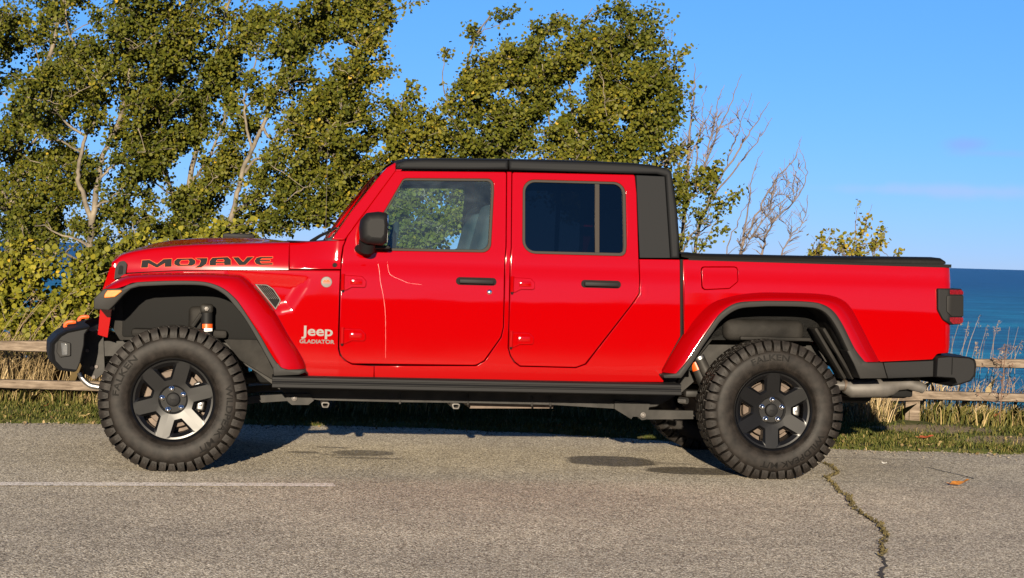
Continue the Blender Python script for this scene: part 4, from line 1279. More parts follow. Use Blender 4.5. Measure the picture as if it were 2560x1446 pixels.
    MB().tube([(e[2][0] - .01, s * .56, e[2][1]), (e[2][0] + .03, s * .60, e[2][1])], .020, 6).build('link_bolt', M['steel'], T)
ax = MB()
for x in (0, 3.487):
    ax.tube([(x, -.72, .402), (x, .72, .402)], .045, 14)
    ax.lathe([(.0001, -.16), (.09, -.14), (.13, -.07), (.14, 0), (.13, .07), (.09, .14), (.0001, .16)], 18, lambda r, a, w: (x + r * math.cos(a), .12 + w, .40 + r * math.sin(a)))
ax.tube([(.1, .1, .43), (1.2, .05, .55), (3.4, .12, .44)], .035, 10)
ax.build('axles', M['frame'], T)
MB().extrude([(1.732, 0.3772), (2.2797, 0.3773), (2.2707, 0.3425), (1.758, 0.3334)], lambda u, v, t: (u, t, v), -.30, .30).build('skid_plate', M['rotor'], T)
MB().box((2.2, -.12, .52), (1.2, .4, .2), .06).box((.9, 0, .55), (.9, .5, .2), .05).build('underbody', M['matte'], T)
# exhaust
ex = MB()
mf = [(3.9334, 0.5366), (4.0087, 0.5405), (4.019, 0.5358), (4.0547, 0.5218), (4.2743, 0.5309), (4.3071, 0.5364), (4.3497, 0.5519), (4.413, 0.5581), (4.4899, 0.5399), (4.5158, 0.5282)]
ex.tube([(x, -.62, z) for x, z in mf], [.030, .030, .042, .055, .056, .050, .036, .034, .033, .030], 20)
exo = ex.build('exhaust', M['exhaust'], T)
MB().tube([(mf[1][0] - .004, -.62, mf[1][1]), (mf[1][0] + .012, -.62, mf[1][1])], .037, 18).build('exhaust_clamp', M['rotor'], exo)
MB().box((4.30, 0, .50), (.42, .8, .10), .03).box((4.36, -.5, .505), (.22, .12, .07), .015).box((4.1, .1, .46), (.5, .6, .12), .05).build('hitch_receiver', M['matte'], T)

# --- wheels
TP = [(.234, .085), (.239, .108), (.248, .120), (.262, .131), (.290, .138), (.315, .139), (.338, .1355), (.350, .1310), (.362, .120), (.374, .100), (.385, .074), (.394, .058), (.395, 0)]
TYRE_PROF = TP + [(r, -w) for r, w in reversed(TP[:-1])]
LUG = [(.20, .135), (.338, .136), (.352, .140), (.375, .1415), (.395, .137), (.408, .130), (.417, .122)]
def wall(r):
    return float(np.interp(r, [p[0] for p in TP], [p[1] for p in TP]))
def lugface(r):
    return float(np.interp(r, [p[0] for p in LUG], [p[1] for p in LUG]))

def make_wheel(x, side, spin, seed):
    rr = random.Random(seed)
    HZ, CY = .402, .82
    P = lambda r, a, w: (x + r * math.cos(a), side * (CY + w), HZ + r * math.sin(a))
    wheel = empty('wheel', (0, 0, 0), 0, T)
    t = MB()
    t.lathe(TYRE_PROF, 96, P)
    def block(r0, r1, a, d0, d1, w0, w1, skew=0.0, top=.86):
        """tread lug between radii r0..r1, half angles d0 (at w0) and d1 (at w1)"""
        vs = []
        for (r, k) in ((r0, 1.0), (r1, top)):
            for (w, d, sk) in ((w0, d0, 0), (w1, d1, skew)):
                for sg in (-1, 1):
                    vs.append(P(r, a + sk + sg * d * k, w if r == r0 else w0 + (w1 - w0) * .5 + (w - (w0 + w1) / 2) * .93))
        t.add(vs, [(4, 5, 7, 6), (0, 2, 3, 1), (0, 1, 5, 4), (2, 6, 7, 3), (0, 4, 6, 2), (1, 3, 7, 5)])
    N = 46
    st = 2 * math.pi / N
    for k in range(N):
        a = k * st + spin
        lng = k % 2 == 0
        for sg in (1, -1):
            aa = a + (st / 2 if sg < 0 else 0)
            # shoulder lug: runs over the tread edge and down the sidewall
            r0 = .352 if lng else .357
            wd = [st * .40, st * .37, st * .34, st * .39] if lng else [st * .27, st * .34, st * .42, st * .37]
            rs = [r0, .375, .400, .4165]
            vs = []
            for r, d in zip(rs, wd):
                f = lugface(r) + (.0 if lng else -.002)
                vs += [P(r, aa - d, sg * f), P(r, aa + d, sg * f)]
            vs += [P(.4165, aa - wd[3], sg * .066), P(.4165, aa + wd[3], sg * .066), P(.385, aa - wd[3], sg * .060), P(.385, aa + wd[3], sg * .060)]
            k0 = [P(r0, aa - wd[0], sg * (wall(r0) - .004)), P(r0, aa + wd[0], sg * (wall(r0) - .004)), P(.375, aa - wd[1], sg * .085), P(.375, aa + wd[1], sg * .085)]
            vs += k0                                              # 12..15
            t.add(vs, [(0, 1, 3, 2), (2, 3, 5, 4), (4, 5, 7, 6), (6, 7, 9, 8), (8, 9, 11, 10), (12, 13, 1, 0),
                       (12, 0, 2, 14), (1, 13, 15, 3), (14, 2, 4, 6, 8, 10), (3, 15, 11, 9, 7, 5)])
            # raised bar inside each lug
            vs = []
            for (r, d) in ((r0 + .012, st * .10), (.385, st * .09)):
                for e in (-.002, .0045):
                    vs += [P(r, aa - d, sg * (lugface(r) + e)), P(r, aa + d, sg * (lugface(r) + e))]
            t.add(vs, [(2, 3, 7, 6), (0, 1, 3, 2), (4, 6, 7, 5), (0, 2, 6, 4), (1, 5, 7, 3)])
        for (w0, w1, sh, sk) in ((-.064, -.026, .2, .05), (-.018, .018, .7, -.05), (.026, .064, .45, .05)):
            block(.398, .4168, a + sh * st, st * .37, st * .34, w0, w1, sk, .94)
    # bead ring and ribs
    t.lathe([(.246, wall(.246)), (.247, wall(.247) + .004), (.254, wall(.254) + .004), (.256, wall(.256))], 96, P)
    for k in range(72):
        a = k * 2 * math.pi / 72
        vs = [P(.258, a, wall(.258) + .003), P(.272, a + .012, wall(.272) + .003), P(.272, a + .03, wall(.272) + .003), P(.258, a + .018, wall(.258) + .003)]
        vs += [(p[0], p[1] - side * .005, p[2]) for p in vs]
        t.add(vs, [(0, 1, 2, 3), (0, 4, 5, 1), (1, 5, 6, 2), (2, 6, 7, 3), (3, 7, 4, 0)])
    t.v = [(p[0], p[1], max(p[2], .0005)) for p in t.v]
    ty = t.build('tyre', M['rubber'], wheel, angle=40)
    if side < 0:
        def arc(body, a_start, rm, h, squash=1.0):
            v, f = text_geo(body, .05, .02)
            sc = h / .72
            lm = MB()
            pts = []
            for u, q, w in v:
                r = rm + (q - .36) * sc
                a = a_start - u * sc * squash / rm
                pts.append(P(r, a, wall(r) + .0012 + max(0, w) * .03))
            lm.add(pts, f)
            lm.build('tyre_lettering', M['rubber2'], ty, angle=30)
        if x < 1:
            arc('FALKEN', R(176), .318, .036, 1.45)
            arc('WILDPEAK M/T', R(17), .318, .036, 1.28)
        else:
            arc('FALKEN', R(118), .318, .036, 1.35)
            arc('WILDPEAK M/T', R(-25), .318, .036, 1.28)
    # rim: spoked face with six windows
    def dish(r):
        return float(np.interp(r, [0, .08, .225], [.071, .0735, .0895]))
    def pol(pts):
        return [(r * math.cos(R(d)), r * math.sin(R(d))) for r, d in pts]
    def hit(poly, c, q):
        best = None
        dx, dy = math.cos(q), math.sin(q)
        for i in range(len(poly)):
            (x1, y1), (x2, y2) = poly[i - 1], poly[i]
            den = dx * (y2 - y1) - dy * (x2 - x1)
            if abs(den) < 1e-12:
                continue
            tt = ((x1 - c[0]) * (y2 - y1) - (y1 - c[1]) * (x2 - x1)) / den
            uu = ((x1 - c[0]) * dy - (y1 - c[1]) * dx) / den
            if tt > 0 and -1e-6 <= uu <= 1 + 1e-6 and (best is None or tt < best):
                best = tt
        return (c[0] + dx * best, c[1] + dy * best)
    arc_ = lambda r, d: [(r, q) for q in np.linspace(-d, d, 9)]
    hole = fillet([p + ((.007,) if i in (0, 1, 2, 10) else ()) for i, p in enumerate(pol([(.129, 7.0), (.129, -7.0)] + arc_(.192, 14.2)))], 4)
    cham = fillet([p + ((.006,) if i in (0, 1, 2, 10) else ()) for i, p in enumerate(pol([(.115, 10.4), (.115, -10.4)] + arc_(.213, 19.8)))], 4)
    wedge = pol([(.083, q) for q in np.linspace(30, -30, 9)] + [(.2235, q) for q in np.linspace(-30, 30, 17)])
    c0 = (.163, 0)
    qs = sorted([math.atan2(p[1] - c0[1], p[0] - c0[0]) for p in wedge] + list(np.linspace(-math.pi, math.pi, 49)[:-1]))
    fm = MB()
    for k in range(6):
        m = spin + R(30) + k * R(60)
        rows = []
        for poly, dep in ((wedge, 0), (cham, .0005), (hole, .013), (hole, .075)):
            row = []
            for q in qs:
                u, v = hit(poly, c0, q)
                row.append(P(math.hypot(u, v), m + math.atan2(v, u), dish(math.hypot(u, v)) - dep))
            rows.append(row)
        fm.grid(rows, closed=True)
    rim = fm.build('rim', M['rim'], wheel, angle=24)
    rb_ = MB()
    rb_.lathe([(.2225, .060), (.224, .088), (.229, .0985), (.235, .102), (.2405, .099), (.2415, .088), (.230, .060), (.205, .02), (.196, -.06), (.205, -.11)], 80, P)
    rb_.build('rim_lip', M['rim'], rim, angle=45)
    hb_ = MB().lathe([(.090, .058), (.083, .066), (.076, .062), (.072, .052), (.040, .052), (.0385, .064), (.036, .072), (.030, .0755), (.0001, .077)], 40, P)
    hb_.build('center_cap', M['plastic'], rim, angle=40)
    if side < 0:
        v, f = text_geo('Jeep', .02, .01)
        sc = .021
        wdt = v[:, 0].max()
        ca, sa = math.cos(spin - R(90) + (R(15) if x < 1 else 0)), math.sin(spin - R(90) + (R(15) if x < 1 else 0))
        MB().add([(x + (u - wdt / 2) * sc, side * (CY + .0768 + max(0, w) * .03), HZ + (q - .45) * sc) for u, q, w in v], f).build('cap_lettering', M['decal'], rim)
    for k in range(5):
        a = spin + R(90 - 90) + k * R(72) + (R(-15) + R(40) if x < 1 else R(0))
        cx_, cz_ = x + .0635 * math.cos(a), HZ + .0635 * math.sin(a)
        ln = MB()
        L = lambda r, q, w: (cx_ + r * math.cos(q), side * (CY + w), cz_ + r * math.sin(q))
        ln.lathe([(.0175, .050), (.0172, .062), (.015, .066), (.0125, .067), (.0118, .080), (.0095, .0875), (.005, .0905), (.0001, .091)], 12, L)
        ln.build('lug_nut', M['chrome'], rim, angle=30)
    bk = MB().lathe([(.06, .015), (.160, .015), (.163, .012), (.163, -.008), (.160, -.011), (.06, -.011)], 48, P)
    bk.lathe([(.195, -.05), (.06, -.055)], 40, P)
    bk.build('brake_disc', M['rotor'], wheel)
    if side < 0:
        ca = MB()
        for a in (R(22), R(-8)) if x < 1 else (R(2),):
            c = P(.155, a, .015)
            ca.box(c, (.045, .05, .085), .012, Matrix.Rotation(-a, 4, 'Y'), 3)
            c = P(.155, a, .042)
            ca.box(c, (.018, .012, .03), .004, Matrix.Rotation(-a, 4, 'Y'))
        ca.build('brake_caliper', M['steel'], wheel)
    return wheel
for s in SIDES:
    make_wheel(0.0, s, R(75), 1)
    make_wheel(3.487, s, R(90), 2)

# --- badges and decals on the near side
def decal(name, polys, mat, parent, off, surf, inset=0.0):
    m = MB()
    for outer, holes in polys:
        bm = bmesh.new()
        for i, L in enumerate([outer] + holes):
            L = list(L)
            if (area2(L) > 0) != (i == 0):
                L.reverse()
            N = len(L)
            pts = []
            for q in range(N):
                a, b = Vector(L[q]) - Vector(L[q - 1]), Vector(L[(q + 1) % N]) - Vector(L[q])
                na, nb = Vector((a.y, -a.x)).normalized(), Vector((b.y, -b.x)).normalized()
                d = na + nb
                d = d.normalized() if d.length > 1e-5 else na
                k = min(2.2, 1 / max(.3, d.dot(na)))
                pts.append((L[q][0] - d.x * inset * k, L[q][1] - d.y * inset * k))
            v = [bm.verts.new((p[0], 0, p[1])) for p in pts]
            for q in range(N):
                bm.edges.new((v[q - 1], v[q]))
        bmesh.ops.triangle_fill(bm, edges=list(bm.edges), use_beauty=True, use_dissolve=False, normal=(0, -1, 0))
        zz = [v.co.z for v in bm.verts]
        z = min(zz) + .012
        while z < max(zz):
            bmesh.ops.bisect_plane(bm, geom=list(bm.verts) + list(bm.edges) + list(bm.faces), dist=1e-5, plane_co=(0, 0, z), plane_no=(0, 0, 1))
            z += .012
        for v in bm.verts:
            v.co.y = -(surf(v.co.x, v.co.z) + off)
        for f in bm.faces:
            f.normal_update()
            if f.normal.y > 0:
                f.normal_flip()
        m.bm(bm)
    return m.build(name, mat, parent, fix=False)
hood_o = [c for c in T.children if c.name.startswith('hood') and c.name == 'hood'][0]
LET = [
 ([(-0.2134, 1.1389), (-0.2082, 1.1858), (-0.1642, 1.1897), (-0.1206, 1.1662), (-0.0857, 1.1957), (-0.0352, 1.2002), (-0.0358, 1.1499), (-0.0777, 1.1476), (-0.0782, 1.167), (-0.1162, 1.1431), (-0.1248, 1.1429), (-0.168, 1.1637), (-0.1705, 1.1412)], []),
 ([(-0.0251, 1.1738), (-0.0246, 1.1853), (-0.007, 1.201), (0.0794, 1.2054), (0.0977, 1.1944), (0.1006, 1.1831), (0.0972, 1.1696), (0.0787, 1.1592), (-0.0021, 1.1546), (-0.0241, 1.1643)], [[(0.0105, 1.1786), (0.0177, 1.1891), (0.0552, 1.1921), (0.061, 1.1858), (0.0584, 1.1731), (0.0521, 1.1684), (0.0157, 1.1666), (0.0107, 1.171)]]),
 ([(0.0946, 1.2058), (0.1672, 1.2098), (0.1677, 1.1907), (0.1607, 1.1714), (0.1329, 1.1515), (0.0934, 1.1481), (0.1192, 1.1695), (0.1256, 1.1876), (0.1235, 1.1944), (0.1099, 1.1948)], []),
 ([(0.1778, 1.1635), (0.1771, 1.191), (0.1925, 1.2116), (0.2822, 1.2188), (0.3016, 1.2021), (0.3032, 1.1696), (0.2608, 1.1673), (0.2598, 1.1803), (0.2183, 1.1776), (0.2175, 1.1646)], [[(0.218, 1.189), (0.223, 1.1987), (0.2554, 1.2012), (0.2601, 1.1963), (0.2595, 1.191)]]),
 ([(0.3068, 1.2176), (0.3428, 1.2197), (0.37, 1.1945), (0.392, 1.2211), (0.4337, 1.2242), (0.3838, 1.1719), (0.346, 1.1697)], []),
 ([(0.4325, 1.1981), (0.4452, 1.2188), (0.4679, 1.2252), (0.5401, 1.228), (0.5404, 1.2165), (0.4777, 1.2128), (0.4702, 1.2069), (0.5272, 1.2093), (0.5275, 1.1985), (0.4694, 1.1953), (0.4757, 1.1879), (0.541, 1.1916), (0.5414, 1.1782), (0.4654, 1.1741), (0.4424, 1.1812)], []),
]
hs = lambda x, z: float(HSIDE(x, z))
dc = decal('hood_lettering', LET, M['orange_line'], hood_o, .0010, hs)
decal('lettering_fill', LET, M['decal'], dc, .0020, hs, .0020)

fend = [c for c in T.children if c.name == 'fender'][0]
def flat_text(body, p0, p1, mat, name, parent, surf, depth, offset):
    """word stretched over the box p0 (lower left) .. p1 (upper right) on the near side"""
    v, f = text_geo(body, .03, offset)
    w, h = v[:, 0].max(), v[:, 1].max()
    pts = []
    for u, q, t in v:
        x, z = p0[0] + (p1[0] - p0[0]) * u / w, p0[1] + (p1[1] - p0[1]) * q / h
        pts.append((x, -(surf(x, z) + .0006 + (depth if t > 0 else 0)), z))
    return MB().add(pts, f).build(name, mat, parent, angle=30)
j0, j1 = [(0.7131, 0.7597), (0.8923, 0.8354)]
flat_text('Jeep', j0, j1, M['silver'], 'badge', fend, fender_y, .004, .02)
g0, g1 = [(0.7035, 0.7335), (0.9037, 0.7571)]
flat_text('GLADIATOR', g0, g1, M['greybadge'], 'badge', fend, fender_y, .003, .03)
(bx_, bz_), = [(0.8491, 1.0891)]
yb = fender_y(bx_, bz_)
DR = lambda r, a, w: (bx_ + r * math.cos(a), -(yb + w), bz_ + r * math.sin(a) * .98)
rbg = MB().lathe([(.0001, .005), (.030, .004), (.0325, .001), (.033, -.004)], 32, DR).build('round_badge', M['silver'], fend)
MB().add([(bx_ + u, -(yb + .0056), bz_ + w) for u, w in ((-.022, .002), (-.010, .013), (-.002, .006), (.006, .015), (.023, .002))], [(0, 1, 2), (0, 2, 4), (2, 3, 4)]).add(
    [(bx_ + u, -(yb + .0056), bz_ + w) for u, w in ((-.023, -.003), (.023, -.003), (.023, -.006), (-.023, -.006))], [(0, 1, 2, 3)]).build('badge_emblem', M['orange_line'], rbg, fix=False)
# water streaks dried on the front door
M['streak'] = mk('dried_water_streak', (.66, .13, .12), .5)
fd = [c for c in T.children if c.name == 'front_door'][0]
for pth in ([(1.1407, 1.2139), (1.1506, 1.1679), (1.1589, 1.0989), (1.1771, 1.0185), (1.191, 0.9264), (1.1963, 0.811), (1.2003, 0.6608)], [(1.1962, 1.2154), (1.2063, 1.1579), (1.2252, 1.1353), (1.2767, 1.1136), (1.3234, 1.0963), (1.398, 1.089)]):
    pth = crom(pth, 5)
    m = MB()
    L = len(pth)
    rows = []
    for i, p in enumerate(pth):
        w = .0009 * (1 - .6 * i / L) * (.6 + .8 * random.random())
        tt = np.array(pth[min(i + 1, L - 1)]) - np.array(pth[max(i - 1, 0)])
        tt = tt / (np.linalg.norm(tt) + 1e-9)
        rows.append([(p[0] - tt[1] * w, -(hb(p[1]) + .0006), p[1] + tt[0] * w), (p[0] + tt[1] * w, -(hb(p[1]) + .0006), p[1] - tt[0] * w)])
    m.grid(rows).build('water_streak', M['streak'], fd, fix=False)
# wiper and aerial
w0, w1, w2 = [(0.7718, 1.3253), (0.8241, 1.3584), (0.9029, 1.3997)]
MB().tube([(w0[0], -.15, w0[1] - .004), (w1[0], -.22, w1[1]), (w2[0], -.33, w2[1])], [.012, .010, .007], 8).tube([(w2[0] - .02, -.55, w2[1] - .012), (w2[0], -.33, w2[1]), (w2[0] + .02, -.10, w2[1] + .01)], .007, 6).build('wiper', M['matte'], T)
a0, a1 = [(0.8898, 1.3292), (0.888, 1.9299)]
MB().tube([(a0[0], .72, a0[1] - .03), (a0[0], .72, a0[1] + .01)], [.012, .006], 10).tube([(a0[0], .72, a0[1]), (a1[0], .72, a1[1])], [.0014, .0009], 6).build('antenna', M['greybadge'], T)

# ------------------------------------------------------------------ fence
def wood_material():
    m = bpy.data.materials.new('weathered_wood')
    m.use_nodes = True
    n, l = nodes_of(m)
    p = n['Principled BSDF']
    tc = n.new('ShaderNodeTexCoord')
    mp = n.new('ShaderNodeMapping')
    mp.inputs['Scale'].default_value = (1.2, 22, 22)
    l.new(tc.outputs['Object'], mp.inputs[0])
    nz = n.new('ShaderNodeTexNoise')
    nz.inputs['Scale'].default_value = 2.2
    nz.inputs['Detail'].default_value = 8
    nz.inputs['Roughness'].default_value = .7
    l.new(mp.outputs[0], nz.inputs['Vector'])
    c = ramp(n, l, nz.outputs[0], [(.28, (.025, .018, .013)), (.40, (.075, .056, .040)), (.58, (.135, .105, .078)), (.78, (.22, .18, .14))])
    l.new(c, p.inputs['Base Color'])
    p.inputs['Roughness'].default_value = .9
    p.inputs['Specular IOR Level'].default_value = .2
    bp = n.new('ShaderNodeBump')
    bp.inputs['Strength'].default_value = .7
    bp.inputs['Distance'].default_value = .01
    l.new(nz.outputs[0], bp.inputs['Height'])
    l.new(bp.outputs[0], p.inputs['Normal'])
    return m
M['wood'] = wood_material()
fence = empty('rail_fence', (0, 14.5, 0))
tag(fence, 'weathered split rail fence with two rails standing at the grass edge above the lake', 'fence')
FX = [-14.0, -11.5, -9.3, -6.6, -4.05, -1.40, .93, 3.27, 5.65, 8.1, 10.5, 12.9]
FY = lambda x: 14.16 + (x + 3.7) * .143
def rail(x0, x1, z0, z1, hh, th, seed):
    rr = random.Random(seed)
    rows = []
    ns = 14
    ph = [rr.random() * 6 for _ in range(4)]
    for i in range(ns + 1):
        t = i / ns
        x = x0 + (x1 - x0) * t
        y, z = FY(x) - 14.5, z0 + (z1 - z0) * t + .008 * math.sin(t * 5 + ph[0])
        h = hh * (1 + .10 * math.sin(t * 7 + ph[1]) + .05 * rr.uniform(-1, 1)) * (.75 + .25 * min(1, 6 * t, 6 * (1 - t)))
        w = th * (1 + .12 * math.sin(t * 6 + ph[2]))
        sec = [(-w, -h * .8), (-w * 1.05, 0), (-w * .8, h * .9), (0, h), (w * .9, h * .75), (w, -h * .3), (w * .6, -h), (-w * .4, -h * 1.02)]
        rows.append([(x, y + a, z + b) for a, b in sec])
    m = MB().grid(rows, closed=True)
    m.add(rows[0], [tuple(range(8))]).add(rows[-1], [tuple(range(8))])
    m.build('rail', M['wood'], fence, angle=50)
for i in range(len(FX) - 1):
    d = lambda x: .04 * (x - 3.3) / 7.0
    if i % 1 == 0:
        rail(FX[i] - .06, FX[i + 1] + .05, .515 + d(FX[i]), .512 + d(FX[i + 1]), .035 if i > 5 else .046, .045, 10 + i)
        rail(FX[i] - .05, FX[i + 1] + .06, .236 + d(FX[i]), .232 + d(FX[i + 1]), .042, .05, 40 + i)
for i, x in enumerate(FX):
    rr = random.Random(90 + i)
    y = FY(x) - 14.5
    rows = []
    for z in (-.30, 0, .18, .36, .52, .60, .63):
        k = 1.0 if z < .6 else .85
        a, b = .064 * k * rr.uniform(.94, 1.06), .058 * k
        rows.append([(x - a, y - b + .07, z), (x - a * .4, y - b * 1.1 + .07, z), (x + a * .8, y - b + .07, z), (x + a, y + .07, z), (x + a * .7, y + b + .07, z), (x - a * .7, y + b + .07, z)])
    m = MB().grid(rows, closed=True)
    m.add(rows[-1], [tuple(range(6))])
    po = m.build('post', M['wood'], fence, angle=50)

# ------------------------------------------------------------------ foliage
def leaf_material(name, stops, trans=.28, rough=.55):
    m = bpy.data.materials.new(name)
    m.use_nodes = True
    n, l = nodes_of(m)
    p = n['Principled BSDF']
    at = n.new('ShaderNodeAttribute')
    at.attribute_name = 'tint'
    c = ramp(n, l, at.outputs['Fac'], stops)
    l.new(c, p.inputs['Base Color'])
    p.inputs['Roughness'].default_value = rough
    p.inputs['Specular IOR Level'].default_value = .12
    if trans:
        tr = n.new('ShaderNodeBsdfTranslucent')
        l.new(c, tr.inputs[0])
        mx = n.new('ShaderNodeMixShader')
        mx.inputs[0].default_value = trans
        l.new(p.outputs[0], mx.inputs[1])
        l.new(tr.outputs[0], mx.inputs[2])
        l.new(mx.outputs[0], n['Material Output'].inputs[0])
    return m
M['leaf'] = leaf_material('poplar_leaves', [(0, (.030, .040, .006)), (.3, (.060, .066, .008)), (.6, (.105, .100, .012)), (.85, (.19, .150, .018)), (1, (.30, .20, .02))])
M['leaf_y'] = leaf_material('yellowing_leaves', [(0, (.045, .055, .007)), (.35, (.11, .11, .012)), (.75, (.22, .19, .02)), (1, (.38, .24, .02))])
M['grass'] = leaf_material('grass_blades', [(0, (.022, .032, .006)), (.4, (.055, .065, .013)), (.7, (.12, .10, .028)), (1, (.30, .22, .10))], .2, .6)
M['dry'] = leaf_material('dry_stalks', [(0, (.10, .07, .03)), (.4, (.25, .18, .09)), (.8, (.42, .33, .19)), (1, (.5, .42, .28))], .15, .7)
M['bark'] = mk('pale_bark', (.10, .082, .058), .85, var=.6, vscale=9, bump=.5, bscale=40, bdist=.01)
M['bark_dark'] = mk('grey_twig_bark', (.090, .068, .056), .85, var=.4, vscale=12)

def poly_mesh(name, verts, nper, mat, parent=None, tint=None, kind=None):
    """verts: (n, nper, 3) array, one polygon each"""
    k = len(verts)
    me = bpy.data.meshes.new(name)
    me.vertices.add(k * nper)
    me.vertices.foreach_set('co', np.ascontiguousarray(verts, dtype=np.float32).ravel())
    me.loops.add(k * nper)
    me.loops.foreach_set('vertex_index', np.arange(k * nper, dtype=np.int32))
    me.polygons.add(k)
    me.polygons.foreach_set('loop_start', np.arange(0, k * nper, nper, dtype=np.int32))
    if tint is not None:
        a = me.attributes.new('tint', 'FLOAT', 'FACE')
        a.data.foreach_set('value', np.ascontiguousarray(tint, dtype=np.float32))
    me.materials.append(mat)
    me.update(calc_edges=True)
    o = link(bpy.data.objects.new(name, me), parent)
    if kind:
        o['kind'] = kind
    return o

def leaves(pos, size, wind=(.55, -.1, .1), rg=rng):
    """rounded poplar leaves at pos (n, 3): seven-point outlines streaming along the wind"""
    n = len(pos)
    d = rg.normal(0, .75, (n, 3)) + np.array(wind)           # stalk-to-tip direction
    d /= np.linalg.norm(d, axis=1, keepdims=True)
    q = rg.normal(0, 1, (n, 3)) + np.array([0, -.55, .35])   # rough facing
    nr = q - d * np.sum(q * d, axis=1, keepdims=True)
    nr /= np.linalg.norm(nr, axis=1, keepdims=True)
    b = np.cross(nr, d)
    s = (size * rg.uniform(.45, 1.4, n))[:, None]
    sh = [(-.05, 0), (.12, .40), (.45, .50), (.78, .30), (1.02, 0), (.78, -.30), (.45, -.50), (.12, -.40)]
    bend = rg.uniform(-.18, .18, (n, 1))
    out = np.stack([pos + s * (d * u + b * v + nr * (bend * (u * u) + .12 * abs(v))) for u, v in sh], 1)
    return out

def tree(name, label, cat, stems, blobs, n1, n2, nleaf, lsize, rg, leafmat='leaf', barkmat='bark', group=None,
         sway=(.62, .0, .42), tint=(.38, .22), spread=.034, twig_r=.0035, gaps=-.46):
    root = empty(name, stems[0][0][0])
    tag(root, label, cat, group)
    base = np.array(stems[0][0][0], float)
    tk = MB()
    nodes, nrad = [], []
    for pts, r0, r1 in stems:
        c = crom(pts, 6)
        c = [p + rg.normal(0, .006, 3) for p in c]
        L = len(c)
        rad = [(r0 + (r1 - r0) * (i / (L - 1)) ** .8) * .72 for i in range(L)]
        tk.tube([p - base for p in c], rad, 7)
        nodes += c
        nrad += rad
    nodes = [np.array(p) for p in nodes]
    def grow(target, lo, kink, rmax, nseg=7):
        P = np.array(nodes)
        d = P - target
        dist = np.linalg.norm(d, axis=1) + np.maximum(0, d[:, 2] + .05) * 2.5 + rg.uniform(0, .10, len(P))
        i = int(np.argmin(dist))
        a = nodes[i]
        v = target - a
        L = np.linalg.norm(v)
        mid = a + v * .5 + np.array([-.10 * L * sway[0], rg.normal(0, .05) * L, -.12 * L * 0 + .10 * L]) * kink
        r0 = min(nrad[i] * .62, rmax, .004 + L * .014)
        pts, rad = [], []
        for k in range(nseg):
            t = k / (nseg - 1)
            p = (1 - t) ** 2 * a + 2 * t * (1 - t) * mid + t * t * target
            if 0 < k < nseg - 1:
                p = p + rg.normal(0, .012, 3) * min(1, L * 2)
            pts.append(p)
            rad.append(r0 * (1 - t) + lo * t)
        tk.tube([p - base for p in pts], rad, 5 if r0 > .006 else 4, caps=False)
        return pts, rad
    w = np.array([b[3] * b[4] * b[5] for b in blobs]) ** .75
    w = w / w.sum()
    gp = rg.uniform(0, 6.28, 4)
    def sample():
        b = blobs[int(rg.choice(len(blobs), p=w))]
        for tries in range(60):
            q = rg.uniform(-1, 1, 3)
            if q @ q <= 1:
                p = np.array(b[:3]) + q * np.array(b[3:6])
                f = math.sin(p[0] * 3.4 + gp[0]) * math.sin(p[2] * 4.1 - p[0] * 1.3 + gp[1]) + .5 * math.sin(p[1] * 3.1 + p[0] * 2.2 + gp[2]) + .55 * math.sin(p[0] * 9.3 - p[2] * 7.1 + gp[3])
                if f > gaps + rg.uniform(-.2, .2) or tries > 12:
                    return p
    for _ in range(n1):
        pts, rad = grow(sample(), .005, 1.0, .022)
        nodes += pts[2:]
        nrad += rad[2:]
    tips = []
    for _ in range(n2):
        tg = sample() + np.array(sway) * rg.uniform(-.38, .38)
        pts, rad = grow(tg, twig_r * .45, .8, twig_r * 2, 5)
        tips.append(np.array(pts))
    tk.build('trunk', M[barkmat], root, angle=60)
    if nleaf:
        P = []
        for t in tips:
            k = max(1, int(nleaf * rg.uniform(.5, 1.5)))
            u = rg.uniform(.25, 1.06, k) * (len(t) - 1)
            i = np.minimum(u.astype(int), len(t) - 2)
            f = (u - i)[:, None]
            P.append(t[i] * (1 - f) + t[i + 1] * f + rg.normal(0, spread, (k, 3)))
        P = np.concatenate(P)
        lv = leaves(P, lsize, rg=rg) - base
        # whole clusters share a tone: smooth random field over the crown
        ph = rg.uniform(0, 6.28, 6)
        fld = (np.sin(P[:, 0] * 4.1 + ph[0]) * np.sin(P[:, 2] * 4.6 + ph[1]) + np.sin(P[:, 1] * 3.7 + P[:, 0] * 1.9 + ph[2]) * .7) * .10
        tn = np.clip(tint[0] + fld + rg.normal(0, tint[1], len(P)) * rg.uniform(.3, 1, len(P)), 0, 1)
        poly_mesh('crown', lv, 8, M[leafmat], root, tn)
    return root


